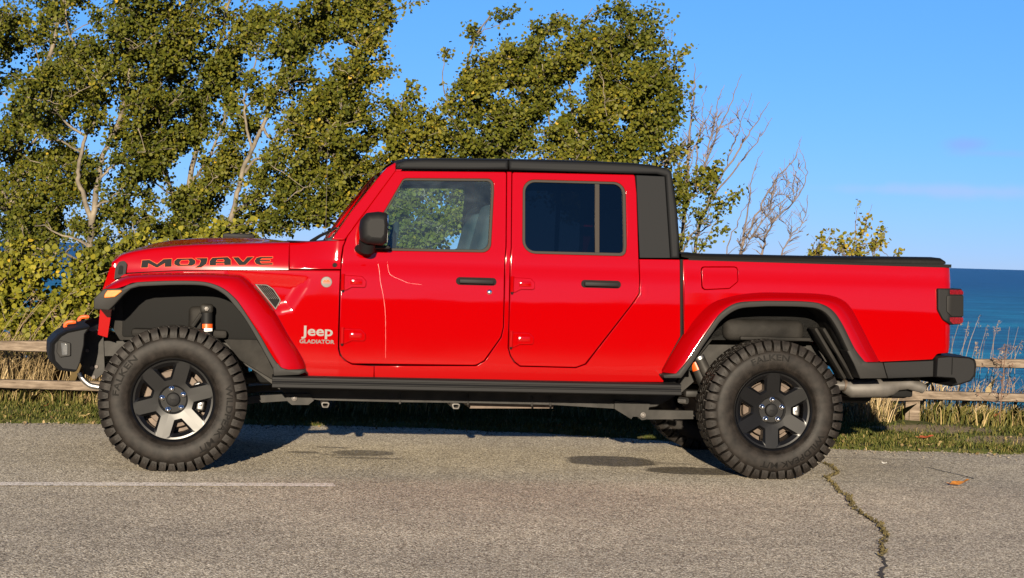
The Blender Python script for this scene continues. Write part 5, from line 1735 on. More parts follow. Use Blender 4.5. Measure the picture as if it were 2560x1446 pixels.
TG = 'poplar trees along the bluff'
tree('poplar_tree', 'tall poplar at the left edge of the photo with dark trunk and dense dark crown', 'tree',
     [([(-4.833, 17.9, 0.67), (-4.775, 17.9, 1.434), (-4.721, 17.9, 2.044), (-4.685, 17.9, 2.425), (-4.506, 17.9, 2.886), (-4.367, 17.9, 3.421), (-4.305, 17.9, 4.029)], .06, .02),
      ([(-4.775, 17.9, 1.434), (-4.94, 17.9, 1.962), (-5.145, 17.9, 2.602), (-5.276, 17.9, 3.319)], .035, .012),
      ([(-4.721, 17.9, 2.044), (-4.53, 17.9, 2.316), (-4.347, 17.9, 2.625), (-4.276, 17.9, 2.817)], .025, .008)],
     [(-4.783, 17.9, 3.334, 0.457, 0.7, 0.533), (-4.528, 17.9, 3.796, 0.457, 0.6, 0.343), (-5.069, 17.9, 2.604, 0.457, 0.7, 0.647), (-4.564, 18.0, 2.703, 0.421, 0.6, 0.498), (-4.825, 17.9, 1.927, 0.419, 0.6, 0.495), (-4.66, 17.9, 1.399, 0.419, 0.5, 0.267), (-5.39, 17.9, 3.316, 0.457, 0.8, 0.762), (-4.818, 17.7, 2.294, 0.339, 0.5, 0.414), (-4.602, 17.8, 1.664, 0.341, 0.5, 0.341), (-4.979, 17.8, 1.578, 0.341, 0.5, 0.379), (-4.646, 17.7, 2.975, 0.339, 0.5, 0.339), (-4.407, 17.9, 1.977, 0.305, 0.4, 0.305)],
     87, 479, 66, .0265, np.random.default_rng(11), group=TG, tint=(.24, .18))  # leaf tint set darker than in the other poplars
tree('poplar_tree', 'poplar with a pale forked trunk and olive crown rising left of the red truck bonnet', 'tree',
     [([(-3.833, 16.9, 0.581), (-3.809, 16.9, 1.086), (-3.784, 16.9, 1.518), (-3.745, 16.9, 1.842), (-3.691, 16.9, 2.095), (-3.562, 16.9, 2.422), (-3.467, 16.9, 2.926), (-3.425, 16.9, 3.393), (-3.42, 16.9, 3.894)], .050, .016),
      ([(-3.794, 16.9, 1.464), (-3.86, 16.9, 1.659), (-3.926, 16.9, 1.873), (-3.912, 16.9, 2.017), (-3.863, 16.9, 2.234), (-3.767, 16.9, 2.416), (-3.84, 16.9, 2.772), (-4.048, 16.9, 3.196), (-4.096, 16.9, 3.66)], .036, .010),
      ([(-3.745, 16.9, 1.842), (-3.605, 16.9, 1.972), (-3.481, 16.9, 2.047)], .02, .006), ([(-3.786, 16.9, 1.59), (-3.651, 16.9, 1.665), (-3.545, 16.9, 1.74)], .02, .006),
      ([(-3.863, 16.9, 2.234), (-4.064, 16.9, 2.372), (-4.252, 16.9, 2.725), (-4.331, 16.9, 3.009)], .02, .007)],
     [(-3.832, 16.9, 3.167, 0.539, 0.7, 0.396), (-3.448, 16.9, 3.607, 0.503, 0.7, 0.36), (-4.109, 16.9, 2.729, 0.396, 0.6, 0.396), (-3.477, 16.8, 2.702, 0.393, 0.6, 0.393), (-3.222, 16.9, 3.148, 0.36, 0.6, 0.396), (-4.214, 17.4, 2.107, 0.37, 0.4, 0.333), (-3.416, 17.1, 2.15, 0.291, 0.5, 0.327), (-4.127, 17.4, 1.592, 0.333, 0.4, 0.296), (-3.46, 17.2, 1.68, 0.256, 0.4, 0.256), (-3.822, 17.5, 1.827, 0.223, 0.3, 0.298), (-3.665, 17.0, 1.343, 0.434, 0.4, 0.181), (-4.329, 17.3, 1.768, 0.331, 0.4, 0.294), (-4.256, 17.2, 1.328, 0.366, 0.4, 0.183)],
     118, 696, 66, .0265, np.random.default_rng(12), group=TG, tint=(.38, .25))
tree('poplar_tree', 'leaning poplar whose slender trunks rise straight behind the bonnet lettering', 'tree',
     [([(-3.195, 17.4, 0.582), (-3.117, 17.4, 1.177), (-3.022, 17.4, 1.809), (-2.925, 17.4, 2.329), (-2.826, 17.4, 2.812), (-2.729, 17.4, 3.331), (-2.63, 17.4, 3.776)], .05, .015),
      ([(-3.069, 17.4, 1.475), (-3.209, 17.4, 1.878), (-3.294, 17.4, 2.319), (-3.196, 17.4, 2.802), (-3.061, 17.4, 3.322)], .03, .01),
      ([(-3.022, 17.4, 1.809), (-2.844, 17.4, 2.073), (-2.706, 17.4, 2.447), (-2.603, 17.4, 2.745)], .025, .008)],
     [(-3.058, 17.4, 3.211, 0.444, 0.7, 0.37), (-3.116, 17.4, 2.582, 0.407, 0.6, 0.407), (-2.787, 17.4, 2.74, 0.333, 0.5, 0.333), (-3.157, 17.3, 1.986, 0.331, 0.6, 0.331), (-2.918, 17.4, 2.071, 0.296, 0.5, 0.296), (-3.035, 17.3, 1.548, 0.405, 0.5, 0.258), (-2.755, 17.4, 1.484, 0.259, 0.4, 0.222), (-2.575, 17.4, 3.115, 0.222, 0.4, 0.222), (-2.691, 17.4, 1.893, 0.259, 0.4, 0.259), (-3.331, 17.4, 2.318, 0.259, 0.4, 0.296), (-2.509, 17.4, 3.411, 0.185, 0.3, 0.185), (-2.703, 17.4, 2.336, 0.222, 0.4, 0.222), (-3.273, 17.4, 1.469, 0.296, 0.4, 0.222)],
     93, 556, 66, .0265, np.random.default_rng(13), group=TG, tint=(.34, .24))
tree('poplar_tree', 'right-leaning poplar with bare pale mid trunk standing in front of the windscreen pillar', 'tree',
     [([(-2.622, 16.7, 0.623), (-2.55, 16.7, 1.265), (-2.498, 16.7, 1.586), (-2.424, 16.7, 1.908), (-2.309, 16.7, 2.231), (-2.215, 16.7, 2.446), (-2.111, 16.7, 2.803), (-1.994, 16.7, 3.09), (-1.772, 16.7, 3.415), (-1.569, 16.7, 3.739)], .042, .012),
      ([(-2.258, 16.7, 2.338), (-2.167, 16.7, 2.242), (-2.097, 16.7, 2.279), (-1.888, 16.7, 2.42), (-1.679, 16.7, 2.568), (-1.468, 16.7, 2.645)], .02, .006),
      ([(-2.4, 16.7, 1.944), (-2.304, 16.7, 2.053), (-2.127, 16.7, 2.076), (-1.917, 16.7, 2.206)], .022, .007),
      ([(-2.341, 16.7, 2.123), (-2.402, 16.7, 2.405), (-2.418, 16.7, 2.617), (-2.327, 16.7, 2.939), (-2.265, 16.7, 3.259)], .02, .006),
      ([(-2.498, 16.7, 1.586), (-2.295, 16.7, 1.699), (-2.013, 16.7, 1.813), (-1.732, 16.7, 1.928)], .022, .007)],
     [(-1.804, 16.7, 3.272, 0.32, 0.6, 0.284), (-1.518, 16.7, 3.174, 0.284, 0.5, 0.284), (-1.418, 16.7, 3.425, 0.213, 0.4, 0.178), (-1.203, 16.7, 3.325, 0.114, 0.2, 0.078), (-1.756, 16.7, 2.813, 0.355, 0.6, 0.284), (-1.402, 16.7, 2.824, 0.171, 0.4, 0.156), (-1.888, 16.7, 2.42, 0.32, 0.6, 0.213), (-1.499, 16.7, 2.502, 0.284, 0.5, 0.178), (-2.018, 16.7, 1.991, 0.284, 0.5, 0.213), (-1.595, 16.7, 2.109, 0.32, 0.6, 0.249), (-1.798, 16.7, 1.713, 0.355, 0.5, 0.213), (-2.111, 16.7, 1.491, 0.284, 0.4, 0.142), (-1.453, 16.8, 1.797, 0.214, 0.4, 0.214), (-2.118, 16.7, 3.086, 0.16, 0.4, 0.213), (-2.336, 16.7, 3.257, 0.142, 0.3, 0.16), (-2.286, 16.7, 2.727, 0.142, 0.3, 0.142), (-2.166, 16.9, 2.606, 0.18, 0.3, 0.18), (-2.388, 16.9, 1.486, 0.18, 0.3, 0.144), (-2.239, 16.8, 1.775, 0.179, 0.3, 0.143)],
     112, 680, 66, .0265, np.random.default_rng(14), group=TG, tint=(.42, .25))
tree('young_poplar', 'small thin young poplar between the big left poplars and the broad middle one', 'tree',
     [([(-1.24, 17.0, 0.653), (-1.21, 17.0, 1.522), (-1.168, 17.0, 1.993), (-1.088, 17.0, 2.356), (-1.041, 17.0, 2.61), (-0.957, 17.0, 2.829)], .022, .004),
      ([(-1.184, 17.0, 1.92), (-1.011, 17.0, 2.178), (-0.893, 17.0, 2.47)], .012, .004), ([(-1.198, 17.0, 1.739), (-1.296, 17.0, 2.025), (-1.321, 17.0, 2.277)], .012, .004)],
     [(-1.229, 17.0, 2.208, 0.181, 0.4, 0.181), (-1.015, 17.0, 2.322, 0.199, 0.4, 0.163), (-1.164, 17.0, 2.498, 0.145, 0.3, 0.127), (-1.007, 17.0, 2.683, 0.08, 0.2, 0.109), (-1.184, 17.0, 1.92, 0.217, 0.4, 0.181), (-0.935, 17.0, 2.036, 0.181, 0.4, 0.181), (-1.33, 17.1, 1.666, 0.218, 0.4, 0.182), (-1.073, 17.1, 1.582, 0.218, 0.4, 0.218), (-0.821, 17.1, 1.68, 0.255, 0.4, 0.218), (-0.922, 17.1, 1.386, 0.327, 0.4, 0.146), (-0.601, 17.2, 1.506, 0.22, 0.4, 0.22)],
     48, 400, 56, .0265, np.random.default_rng(15), tint=(.45, .2))
tree('poplar_tree', 'poplar with slim grey stems on the left half of the crown behind the cab roof', 'tree',
     [([(-0.268, 17.3, 0.67), (-0.267, 17.3, 1.554), (-0.267, 17.3, 2.069), (-0.297, 17.3, 2.325), (-0.377, 17.3, 2.543), (-0.458, 17.3, 2.834), (-0.432, 17.3, 3.202), (-0.257, 17.3, 3.5)], .036, .008),
      ([(-0.284, 17.3, 2.142), (-0.519, 17.3, 2.392), (-0.677, 17.3, 2.755), (-0.676, 17.3, 3.122)], .018, .004),
      ([(0.008, 17.3, 0.678), (-0.054, 17.3, 1.56), (-0.124, 17.3, 2.073), (0.031, 17.3, 2.445), (0.13, 17.3, 2.815), (0.191, 17.3, 3.257), (0.367, 17.3, 3.518)], .036, .008)],
     [(-0.599, 17.3, 2.61, 0.239, 0.5, 0.221), (-0.739, 17.3, 2.349, 0.202, 0.4, 0.184), (-0.386, 17.3, 2.873, 0.258, 0.5, 0.258), (-0.669, 17.3, 3.14, 0.037, 0.1, 0.081), (-0.236, 17.3, 3.428, 0.096, 0.2, 0.125), (-0.134, 17.3, 3.064, 0.258, 0.5, 0.239), (-0.299, 17.3, 2.399, 0.294, 0.6, 0.221), (0.06, 17.3, 2.703, 0.294, 0.6, 0.294), (0.155, 17.3, 3.219, 0.221, 0.5, 0.202), (-0.587, 17.3, 2.17, 0.294, 0.5, 0.147), (-0.073, 17.3, 2.221, 0.294, 0.5, 0.184), (-0.652, 17.3, 1.874, 0.331, 0.5, 0.221), (-0.136, 17.3, 1.852, 0.331, 0.5, 0.221)],
     93, 463, 62, .0262, np.random.default_rng(16), group=TG, tint=(.38, .25))
tree('poplar_tree', 'broad poplar with a pale forked trunk showing just above the rear cab roof', 'tree',
     [([(0.63, 17.0, 0.707), (0.633, 17.0, 1.575), (0.656, 17.0, 2.046), (0.672, 17.0, 2.335), (0.711, 17.0, 2.625), (0.807, 17.0, 3.024), (0.939, 17.0, 3.46)], .045, .009),
      ([(0.653, 17.0, 2.154), (0.536, 17.0, 2.421), (0.495, 17.0, 2.582), (0.467, 17.0, 2.798), (0.478, 17.0, 3.159), (0.648, 17.0, 3.524)], .026, .006),
      ([(0.658, 17.0, 2.226), (0.849, 17.0, 2.246), (0.972, 17.0, 2.343), (1.11, 17.0, 2.564), (1.172, 17.0, 2.89)], .018, .005),
      ([(0.653, 17.0, 2.154), (0.469, 17.0, 2.257), (0.32, 17.0, 2.397), (0.272, 17.0, 2.792), (0.335, 17.0, 3.118)], .018, .005)],
     [(0.378, 17.0, 2.903, 0.253, 0.5, 0.253), (0.66, 17.0, 3.128, 0.289, 0.6, 0.271), (0.948, 17.0, 3.136, 0.253, 0.5, 0.253), (1.087, 17.0, 3.338, 0.13, 0.2, 0.123), (0.868, 17.0, 3.422, 0.145, 0.3, 0.163), (0.649, 17.0, 3.488, 0.109, 0.2, 0.094), (1.101, 17.0, 2.852, 0.224, 0.5, 0.253), (1.251, 17.0, 2.676, 0.152, 0.4, 0.253), (0.744, 17.0, 2.734, 0.326, 0.6, 0.253), (0.317, 17.0, 2.505, 0.289, 0.5, 0.217), (0.968, 17.0, 2.488, 0.326, 0.6, 0.217), (0.398, 17.0, 2.201, 0.289, 0.5, 0.163), (0.976, 17.0, 2.199, 0.326, 0.5, 0.163), (1.297, 17.0, 2.353, 0.181, 0.4, 0.217), (0.769, 17.0, 1.868, 0.47, 0.6, 0.217)],
     118, 664, 62, .0262, np.random.default_rng(17), group=TG, tint=(.36, .24))
tree('thin_poplar', 'thin upright poplar with few leaves and bare silvery tips right of the middle crown', 'tree',
     [([(1.326, 17.2, 0.72), (1.306, 17.2, 1.598), (1.281, 17.2, 2.182), (1.262, 17.2, 2.583), (1.286, 17.2, 2.985), (1.326, 17.2, 3.369), (1.331, 17.2, 3.442)], .022, .002),
      ([(1.274, 17.2, 2.437), (1.209, 17.2, 2.764), (1.221, 17.2, 3.202), (1.245, 17.2, 3.385)], .010, .002), ([(1.27, 17.2, 2.547), (1.372, 17.2, 2.805), (1.382, 17.2, 3.207), (1.385, 17.2, 3.352)], .010, .002),
      ([(1.276, 17.2, 2.364), (1.38, 17.2, 2.55), (1.416, 17.2, 2.916), (1.436, 17.2, 3.099)], .009, .002)],
     [(1.302, 17.2, 2.694, 0.146, 0.3, 0.22), (1.33, 17.2, 2.986, 0.11, 0.2, 0.183), (1.334, 17.2, 2.257, 0.183, 0.4, 0.183), (1.436, 17.2, 3.099, 0.044, 0.1, 0.146)],
     24, 90, 14, .032, np.random.default_rng(18), barkmat='bark_dark', tint=(.48, .2), twig_r=.003)
# bare trees to the right of the crown
def bare(label, stems, blobs, n1, n2, seed, nleaf=0, lb=None, twig=.0022):
    stems = [(p, r0 * 1.15, r1 * 1.4) for p, r0, r1 in stems]
    return tree('bare_tree', label, 'bare tree', stems, blobs, n1, n2, nleaf, .052, np.random.default_rng(seed), barkmat='bark_dark', tint=(.5, .2), twig_r=twig, sway=(.15, 0, .4))
bare('leafless tree fanning upward behind the rear corner of the black hardtop',
     [([(1.5, 17.1, 0.728), (1.532, 17.1, 1.457), (1.558, 17.1, 1.931), (1.575, 17.1, 2.44), (1.6, 17.1, 2.803), (1.603, 17.1, 3.057)], .030, .0025),
      ([(1.549, 17.1, 1.749), (1.696, 17.1, 2.044), (1.812, 17.1, 2.41), (1.947, 17.1, 2.741), (2.02, 17.1, 2.978)], .016, .0022),
      ([(1.609, 17.1, 0.731), (1.676, 17.1, 1.498), (1.827, 17.1, 1.938), (2.033, 17.1, 2.308), (2.172, 17.1, 2.529), (2.292, 17.1, 2.75)], .022, .0022),
      ([(1.793, 17.1, 1.865), (2.003, 17.1, 2.125), (2.212, 17.1, 2.403), (2.315, 17.1, 2.588)], .012, .002),
      ([(1.696, 17.1, 2.044), (1.775, 17.1, 2.445), (1.837, 17.1, 2.774), (1.871, 17.1, 2.865)], .010, .002),
      ([(1.646, 17.1, 1.897), (1.642, 17.1, 2.26), (1.68, 17.1, 2.551), (1.696, 17.1, 2.86)], .011, .002),
      ([(1.564, 17.1, 2.185), (1.717, 17.1, 2.553), (1.767, 17.1, 2.699)], .009, .002), ([(1.928, 17.1, 2.196), (1.994, 17.1, 2.415), (2.126, 17.1, 2.818)], .008, .002),
      ([(1.558, 17.1, 1.931), (1.415, 17.1, 2.326), (1.375, 17.1, 2.688)], .010, .002)],
     [(1.624, 17.1, 2.622, 0.109, 0.2, 0.327), (1.847, 17.1, 2.447, 0.146, 0.2, 0.291), (2.065, 17.1, 2.454, 0.146, 0.2, 0.218), (2.208, 17.1, 2.53, 0.073, 0.1, 0.146), (1.749, 17.1, 2.081, 0.182, 0.2, 0.182), (1.494, 17.1, 2.11, 0.109, 0.2, 0.327), (1.671, 17.1, 1.679, 0.182, 0.2, 0.218)], 60, 330, 31, twig=.0036)
tree('leafy_sapling', 'half-leafed poplar sapling close behind the hardtop above the front of the cargo bed', 'tree',
     [([(1.473, 16.8, 0.738), (1.492, 16.8, 1.311), (1.534, 16.8, 1.669), (1.541, 16.8, 2.027), (1.588, 16.8, 2.242)], .018, .004),
      ([(1.492, 16.8, 1.311), (1.644, 16.8, 1.601), (1.76, 16.8, 1.89), (1.807, 16.8, 2.106)], .014, .004), ([(1.552, 16.8, 1.098), (1.703, 16.8, 1.424), (1.838, 16.8, 1.678)], .012, .003)],
     [(1.525, 16.8, 1.99, 0.129, 0.3, 0.214), (1.637, 16.8, 1.815, 0.161, 0.3, 0.179), (1.721, 16.8, 1.996, 0.107, 0.2, 0.143), (1.591, 16.8, 1.564, 0.143, 0.3, 0.179), (1.8, 16.8, 1.748, 0.093, 0.2, 0.143), (1.702, 16.8, 1.46, 0.143, 0.2, 0.107), (1.466, 16.8, 2.167, 0.086, 0.2, 0.143)],
     20, 46, 34, .030, np.random.default_rng(19), tint=(.42, .25))
bare('leafless shrub of curling grey twigs above the middle of the cargo bed cover',
     [([(2.022, 16.9, 0.75), (2.04, 16.9, 1.326), (2.172, 16.9, 1.69), (2.342, 16.9, 2.018), (2.498, 16.9, 2.202), (2.546, 16.9, 2.383)], .018, .002),
      ([(2.237, 16.9, 0.756), (2.237, 16.9, 1.332), (2.318, 16.9, 1.622), (2.527, 16.9, 1.844), (2.609, 16.9, 2.097), (2.548, 16.9, 2.311)], .016, .002),
      ([(2.04, 16.9, 1.326), (2.098, 16.9, 1.759), (2.125, 16.9, 2.048), (2.208, 16.9, 2.265)], .012, .002),
      ([(2.381, 16.9, 0.761), (2.4, 16.9, 1.301), (2.501, 16.9, 1.52), (2.604, 16.9, 1.666), (2.633, 16.9, 1.883)], .012, .002),
      ([(2.107, 16.9, 1.472), (2.35, 16.9, 1.767), (2.559, 16.9, 1.952)], .010, .002), ([(1.914, 16.9, 0.747), (1.914, 16.9, 1.323), (2.029, 16.9, 1.686), (2.132, 16.9, 1.832)], .010, .002)],
     [(2.2, 16.9, 1.942, 0.18, 0.3, 0.252), (2.415, 16.9, 1.984, 0.162, 0.3, 0.252), (2.318, 16.9, 1.622, 0.252, 0.3, 0.18), (2.519, 16.9, 2.095, 0.072, 0.2, 0.216), (2.103, 16.9, 1.616, 0.18, 0.3, 0.216), (2.535, 16.9, 1.592, 0.108, 0.2, 0.18)], 80, 380, 32, twig=.0032)
for k, (lab, st, bl, sd, n2) in enumerate((
    ('small leafy shoot at the left of the three saplings above the bed cover', [([(2.639, 16.6, 0.778), (2.658, 16.6, 1.309), (2.705, 16.6, 1.469), (2.745, 16.6, 1.541)], .008, .002)], [(2.672, 16.6, 1.416, 0.106, 0.2, 0.078), (2.74, 16.6, 1.488, 0.049, 0.1, 0.064)], 41, 26),
    ('tallest slender sapling with upright leafy twig tips above the bed cover', [([(2.975, 16.6, 0.788), (2.993, 16.6, 1.319), (3.014, 16.6, 1.531), (3.013, 16.6, 1.778)], .009, .002), ([(2.993, 16.6, 1.319), (3.091, 16.6, 1.569), (3.153, 16.6, 1.825)], .007, .002), ([(2.987, 16.6, 1.283), (2.865, 16.6, 1.456), (2.809, 16.6, 1.543)], .006, .002)], [(3.018, 16.6, 1.637, 0.035, 0.1, 0.159), (3.124, 16.6, 1.64, 0.049, 0.1, 0.177), (2.884, 16.6, 1.422, 0.106, 0.2, 0.099), (3.06, 16.6, 1.427, 0.12, 0.2, 0.092)], 42, 60),
    ('yellowish leafy shoot at the right of the three saplings above the bed cover', [([(3.186, 16.6, 0.794), (3.187, 16.6, 1.324), (3.235, 16.6, 1.467), (3.284, 16.6, 1.592)], .008, .002), ([(3.257, 16.6, 0.796), (3.329, 16.6, 1.293), (3.415, 16.6, 1.359)], .005, .002)], [(3.218, 16.6, 1.467, 0.064, 0.1, 0.12), (3.15, 16.6, 1.376, 0.078, 0.1, 0.057), (3.38, 16.6, 1.348, 0.035, 0.1, 0.028)], 43, 26))):
    tree('sapling', lab, 'sapling', st, bl, 8, n2, 9, .027, np.random.default_rng(sd), barkmat='bark_dark', tint=(.62, .2), twig_r=.003, spread=.02, sway=(.1, 0, .25))
# shrubs beside and in front of the bonnet
def shrub(label, x0, blobs, n2, seed, y):
    st = [([(x0 + dx, y, -.35), (x0 + dx * 1.5, y - .05, .2), (x0 + dx * 2.4 + .1, y, .75)], .010, .004) for dx in (-.3, -.1, .12, .3)]
    return tree('shrub', label, 'shrub', st, blobs, 26, n2, 26, .037, np.random.default_rng(seed), leafmat='leaf_y', barkmat='bark_dark', tint=(.38, .24), spread=.035, gaps=-.35)
shrub('yellow-green leafy shrub behind the fence in front of the truck bumper', -3.75,
      [(-3.641, 15.7, 0.896, 0.301, 0.4, 0.234), (-3.87, 15.7, 0.689, 0.301, 0.4, 0.234), (-3.501, 15.7, 0.632, 0.234, 0.4, 0.234), (-3.579, 15.7, 1.098, 0.2, 0.3, 0.134), (-3.977, 15.7, 0.953, 0.2, 0.3, 0.134), (-3.464, 15.8, 0.966, 0.134, 0.3, 0.202), (-4.067, 15.7, 0.549, 0.2, 0.3, 0.167), (-3.713, 15.5, 0.369, 0.363, 0.3, 0.132), (-4.009, 15.5, 0.294, 0.231, 0.3, 0.132)], 420, 51, 15.7)
shrub('low leafy shrub at the far left edge of the photo behind the fence rails', -4.75,
      [(-4.425, 16.0, 0.868, 0.272, 0.4, 0.272), (-4.249, 16.0, 0.634, 0.238, 0.4, 0.204), (-4.553, 16.0, 0.523, 0.306, 0.4, 0.238), (-4.322, 16.1, 1.109, 0.171, 0.3, 0.137)], 300, 52, 16.0)
shrub('leafy shrub behind the truck bonnet at the feet of the left poplars', -2.6,
      [(-3.254, 16.1, 0.9, 0.308, 0.4, 0.274), (-2.942, 16.1, 0.772, 0.308, 0.4, 0.274), (-3.281, 16.2, 1.173, 0.241, 0.4, 0.172), (-2.936, 16.2, 1.149, 0.276, 0.4, 0.172), (-2.573, 16.3, 1.194, 0.277, 0.4, 0.173)], 420, 53, 16.1)

# ------------------------------------------------------------------ grass
def blades(name, n, xr, yr, h, w, lean, mat, tint, rg, keep=None, droop=.5, zf=ground_z, kind='stuff'):
    x = rg.uniform(*xr, n)
    y = rg.uniform(*yr, n)
    if keep is not None:
        k = keep(x, y, rg)
        x, y = x[k], y[k]
    n = len(x)
    z = np.array([zf(a, b) for a, b in zip(x, y)])
    hh = h * rg.uniform(.35, 1.2, n) if not callable(h) else h(x, y, rg)
    a = rg.uniform(0, 2 * np.pi, n)
    ca, sa = np.cos(a), np.sin(a)
    lx = rg.normal(lean, .35, n) * hh
    ly = rg.normal(0, .35, n) * hh
    ww = w * rg.uniform(.6, 1.4, n)
    p = np.stack([x, y, z], 1)
    side = np.stack([ca * ww, sa * ww, np.zeros(n)], 1)
    mid = p + np.stack([lx * .3, ly * .3, hh * .6], 1)
    tip = p + np.stack([lx, ly, hh * (1 - droop * .3)], 1)
    v = np.stack([p - side, p + side, mid + side * .75, tip, mid - side * .75], 1)
    tn = np.clip(tint[0] + rg.normal(0, tint[1], n), 0, 1)
    return poly_mesh(name, v, 5, M[mat], None, tn, kind)
def not_sand(x, y, rg):
    k = np.ones(len(x), bool)
    for (sx, sy, rx, ry, st) in SAND:
        d = ((x - sx) / rx) ** 2 + ((y - sy) / ry) ** 2 + .25 * np.sin(x * 17 + y * 11)
        k &= (d > 1.0) | (rg.uniform(0, 1, len(x)) < .25)
    e = np.array([edge_y(a) for a in x])
    k &= y > e + .02 + rg.uniform(-.06, .05, len(x))
    k &= np.sin(x * 3.1 + 1) * np.sin(y * 4.3 + x) + rg.uniform(-1, 1, len(x)) > -.75
    return k
g = np.random.default_rng(77)
blades('grass', 76000, (-6.6, 6.6), (12.75, 14.6), .040, .0026, .05, 'grass', (.42, .2), g, not_sand)
def edge_h(x, y, rg):
    return rg.uniform(.05, .22, len(x)) * np.where(x > 1.2, 1.0, .8)
blades('long_grass', 34000, (-7.5, 7.5), (14.1, 15.9), edge_h, .0032, .12, 'grass', (.62, .22), g, lambda x, y, rg: (y > np.array([FY(a) for a in x]) - .42 + rg.uniform(-.12, .3, len(x))) & ~((abs(x - 3.22) < .13) & (y < 15.15)))
def dry_h(x, y, rg):
    return rg.uniform(.12, .50, len(x)) * np.where(x > 2.0, 1.0, .8)
blades('dry_grass', 12500, (-7.5, 7.5), (14.2, 16.4), dry_h, .0026, .18, 'dry', (.45, .22), g, lambda x, y, rg: (y > np.array([FY(a) for a in x]) + .05) & (np.sin(x * 2.3) + rg.uniform(-1, 1, len(x)) > -.3))
blades('dry_grass', 1500, (1.9, 3.02), (14.75, 15.1), .30, .0030, .15, 'dry', (.5, .2), g, lambda x, y, rg: np.sin(x * 5.3) + rg.uniform(-1, 1, len(x)) > -.1)
def brush_h(x, y, rg):
    return rg.uniform(.20, .62, len(x))
blades('dry_brush', 5200, (-5.6, -2.5), (14.35, 15.4), brush_h, .0028, .22, 'dry', (.30, .22), g)
# dead leaves and bits of straw lying in the verge and along the asphalt edge
lg = np.random.default_rng(15)
n_ = 480
lx_ = lg.uniform(-5, 5, n_)
ly_ = np.array([edge_y(a) for a in lx_]) + np.abs(lg.normal(0, .7, n_)) - .10
P_ = np.stack([lx_, ly_, np.array([max(0, ground_z(a, b)) for a, b in zip(lx_, ly_)]) + .012], 1)
poly_mesh('leaf_litter', leaves(P_, .019, (0, 0, 0), lg), 8, M['dry'], None, lg.uniform(0, .4, n_), 'stuff')
# tall dry seed stalks: one mesh of thin stems with fluffy heads
def stalks(n, xr, yr, hr, rg, lean):
    m = MB()
    for _ in range(n):
        x, y = rg.uniform(*xr), rg.uniform(*yr)
        h = rg.uniform(*hr)
        z0 = ground_z(x, y)
        lx, ly = rg.normal(lean, .12) * h, rg.normal(0, .08) * h
        pts = [(x + lx * t * t, y + ly * t, z0 + h * t) for t in np.linspace(0, 1, 5)]
        m.tube(pts, [.0034, .003, .0026, .002, .0012], 4, caps=False)
        if rg.uniform() < .65:
            p = np.array(pts[-1])
            for k in range(26):
                q = p + np.array([rg.normal(0, .006) - lx / h * .3 * k / 26 * .2, rg.normal(0, .006), -.0045 * k])
                d = rg.normal(0, .010, 3)
                e = rg.normal(0, .006, 3)
                m.add([q, q + d, q + e], [(0, 1, 2)])
    o = m.build('seed_stalks', M['dry_stalk'], fix=False)
    o['kind'] = 'stuff'
M['dry_stalk'] = mk('dry_stalk', (.15, .105, .065), .85, var=.35, vscale=5)
stalks(60, (3.45, 5.6), (15.6, 16.4), (.45, .95), np.random.default_rng(5), .12)
stalks(46, (2.6, 4.4), (15.3, 15.9), (.25, .55), np.random.default_rng(8), .1)
stalks(34, (-4.5, -3.1), (14.5, 15.1), (.45, .95), np.random.default_rng(6), .38)
stalks(60, (-5, -2.9), (14.6, 15.3), (.25, .5), np.random.default_rng(9), .3)
# slender red-brown weed by the fence on the right
wd = MB()
wg = np.random.default_rng(3)
def weed(x, y, h, n):
    root = empty('dead_weed', (x, y, 0))
    m = MB()
    m.tube([(0, 0, 0), (.01, 0, h * .5), (.03, 0, h)], [.005, .004, .002], 5)
    for _ in range(n):
        t = wg.uniform(.25, 1)
        b = np.array([.03 * t * t, 0, h * t])
        e = b + np.array([wg.normal(0, .07), wg.normal(0, .05), wg.uniform(.02, .12)])
        m.tube([b, (b + e) / 2 + wg.normal(0, .008, 3), e], [.002, .0016, .001], 3, caps=False)
        for _ in range(6):
            q = e + wg.normal(0, .012, 3)
            m.add([q, q + wg.normal(0, .010, 3), q + wg.normal(0, .010, 3)], [(0, 1, 2)])
    m.build('stems', M['weed'], root, fix=False)
    return root
M['weed'] = mk('dead_weed', (.10, .055, .035), .9)
tag(weed(3.95, 15.1, .62, 34), 'dark dead weed with branching seed heads growing up against the right fence rails', 'weed')

# ------------------------------------------------------------------ fallen leaves
M['leaf_orange'] = mk('dry_leaf_orange', (.30, .115, .018), .6, var=.3, vscale=40)
M['leaf_red'] = mk('dry_leaf_red', (.26, .055, .02), .65, var=.3, vscale=40)
M['leaf_tan'] = mk('dry_leaf_tan', (.42, .30, .14), .7, var=.3, vscale=40)
def fallen(x, y, z, s, mat, label, seed, tilt=.35, name='fallen_leaf', cat='fallen leaf'):
    rr = np.random.default_rng(seed)
    n = 18
    rows = []
    for k in (0.0, .5, 1.0):
        ring = []
        for i in range(n):
            a = 2 * math.pi * i / n
            r = s * k * (.62 + .38 * abs(math.cos(2.5 * a)) + .08 * rr.normal())
            ring.append((r * math.cos(a) * 1.25, r * math.sin(a) * .8, .004 + s * (.30 * k * abs(math.sin(a * 1.5 + 1)) + tilt * k * .35 * (1 + math.cos(a)))))
        rows.append(ring)
    m = MB().grid(rows, closed=True)
    m.tube([(-s * .8, 0, .004), (-s * 1.6, .01, .012)], [.0016, .001], 4)
    o = m.build(name, M[mat], fix=False)
    o.location = (x, y, z)
    o.rotation_euler = (0, 0, rr.uniform(-.6, .6))
    tag(o, label, cat)
    return o
(lx, ly), = [(2.642, 10.951)]
fallen(lx, ly, .006, .050, 'leaf_orange', 'curled orange leaf lying on the asphalt right of the rear wheel', 1, .7)
(lx, ly), = [(3.035, 13.634)]
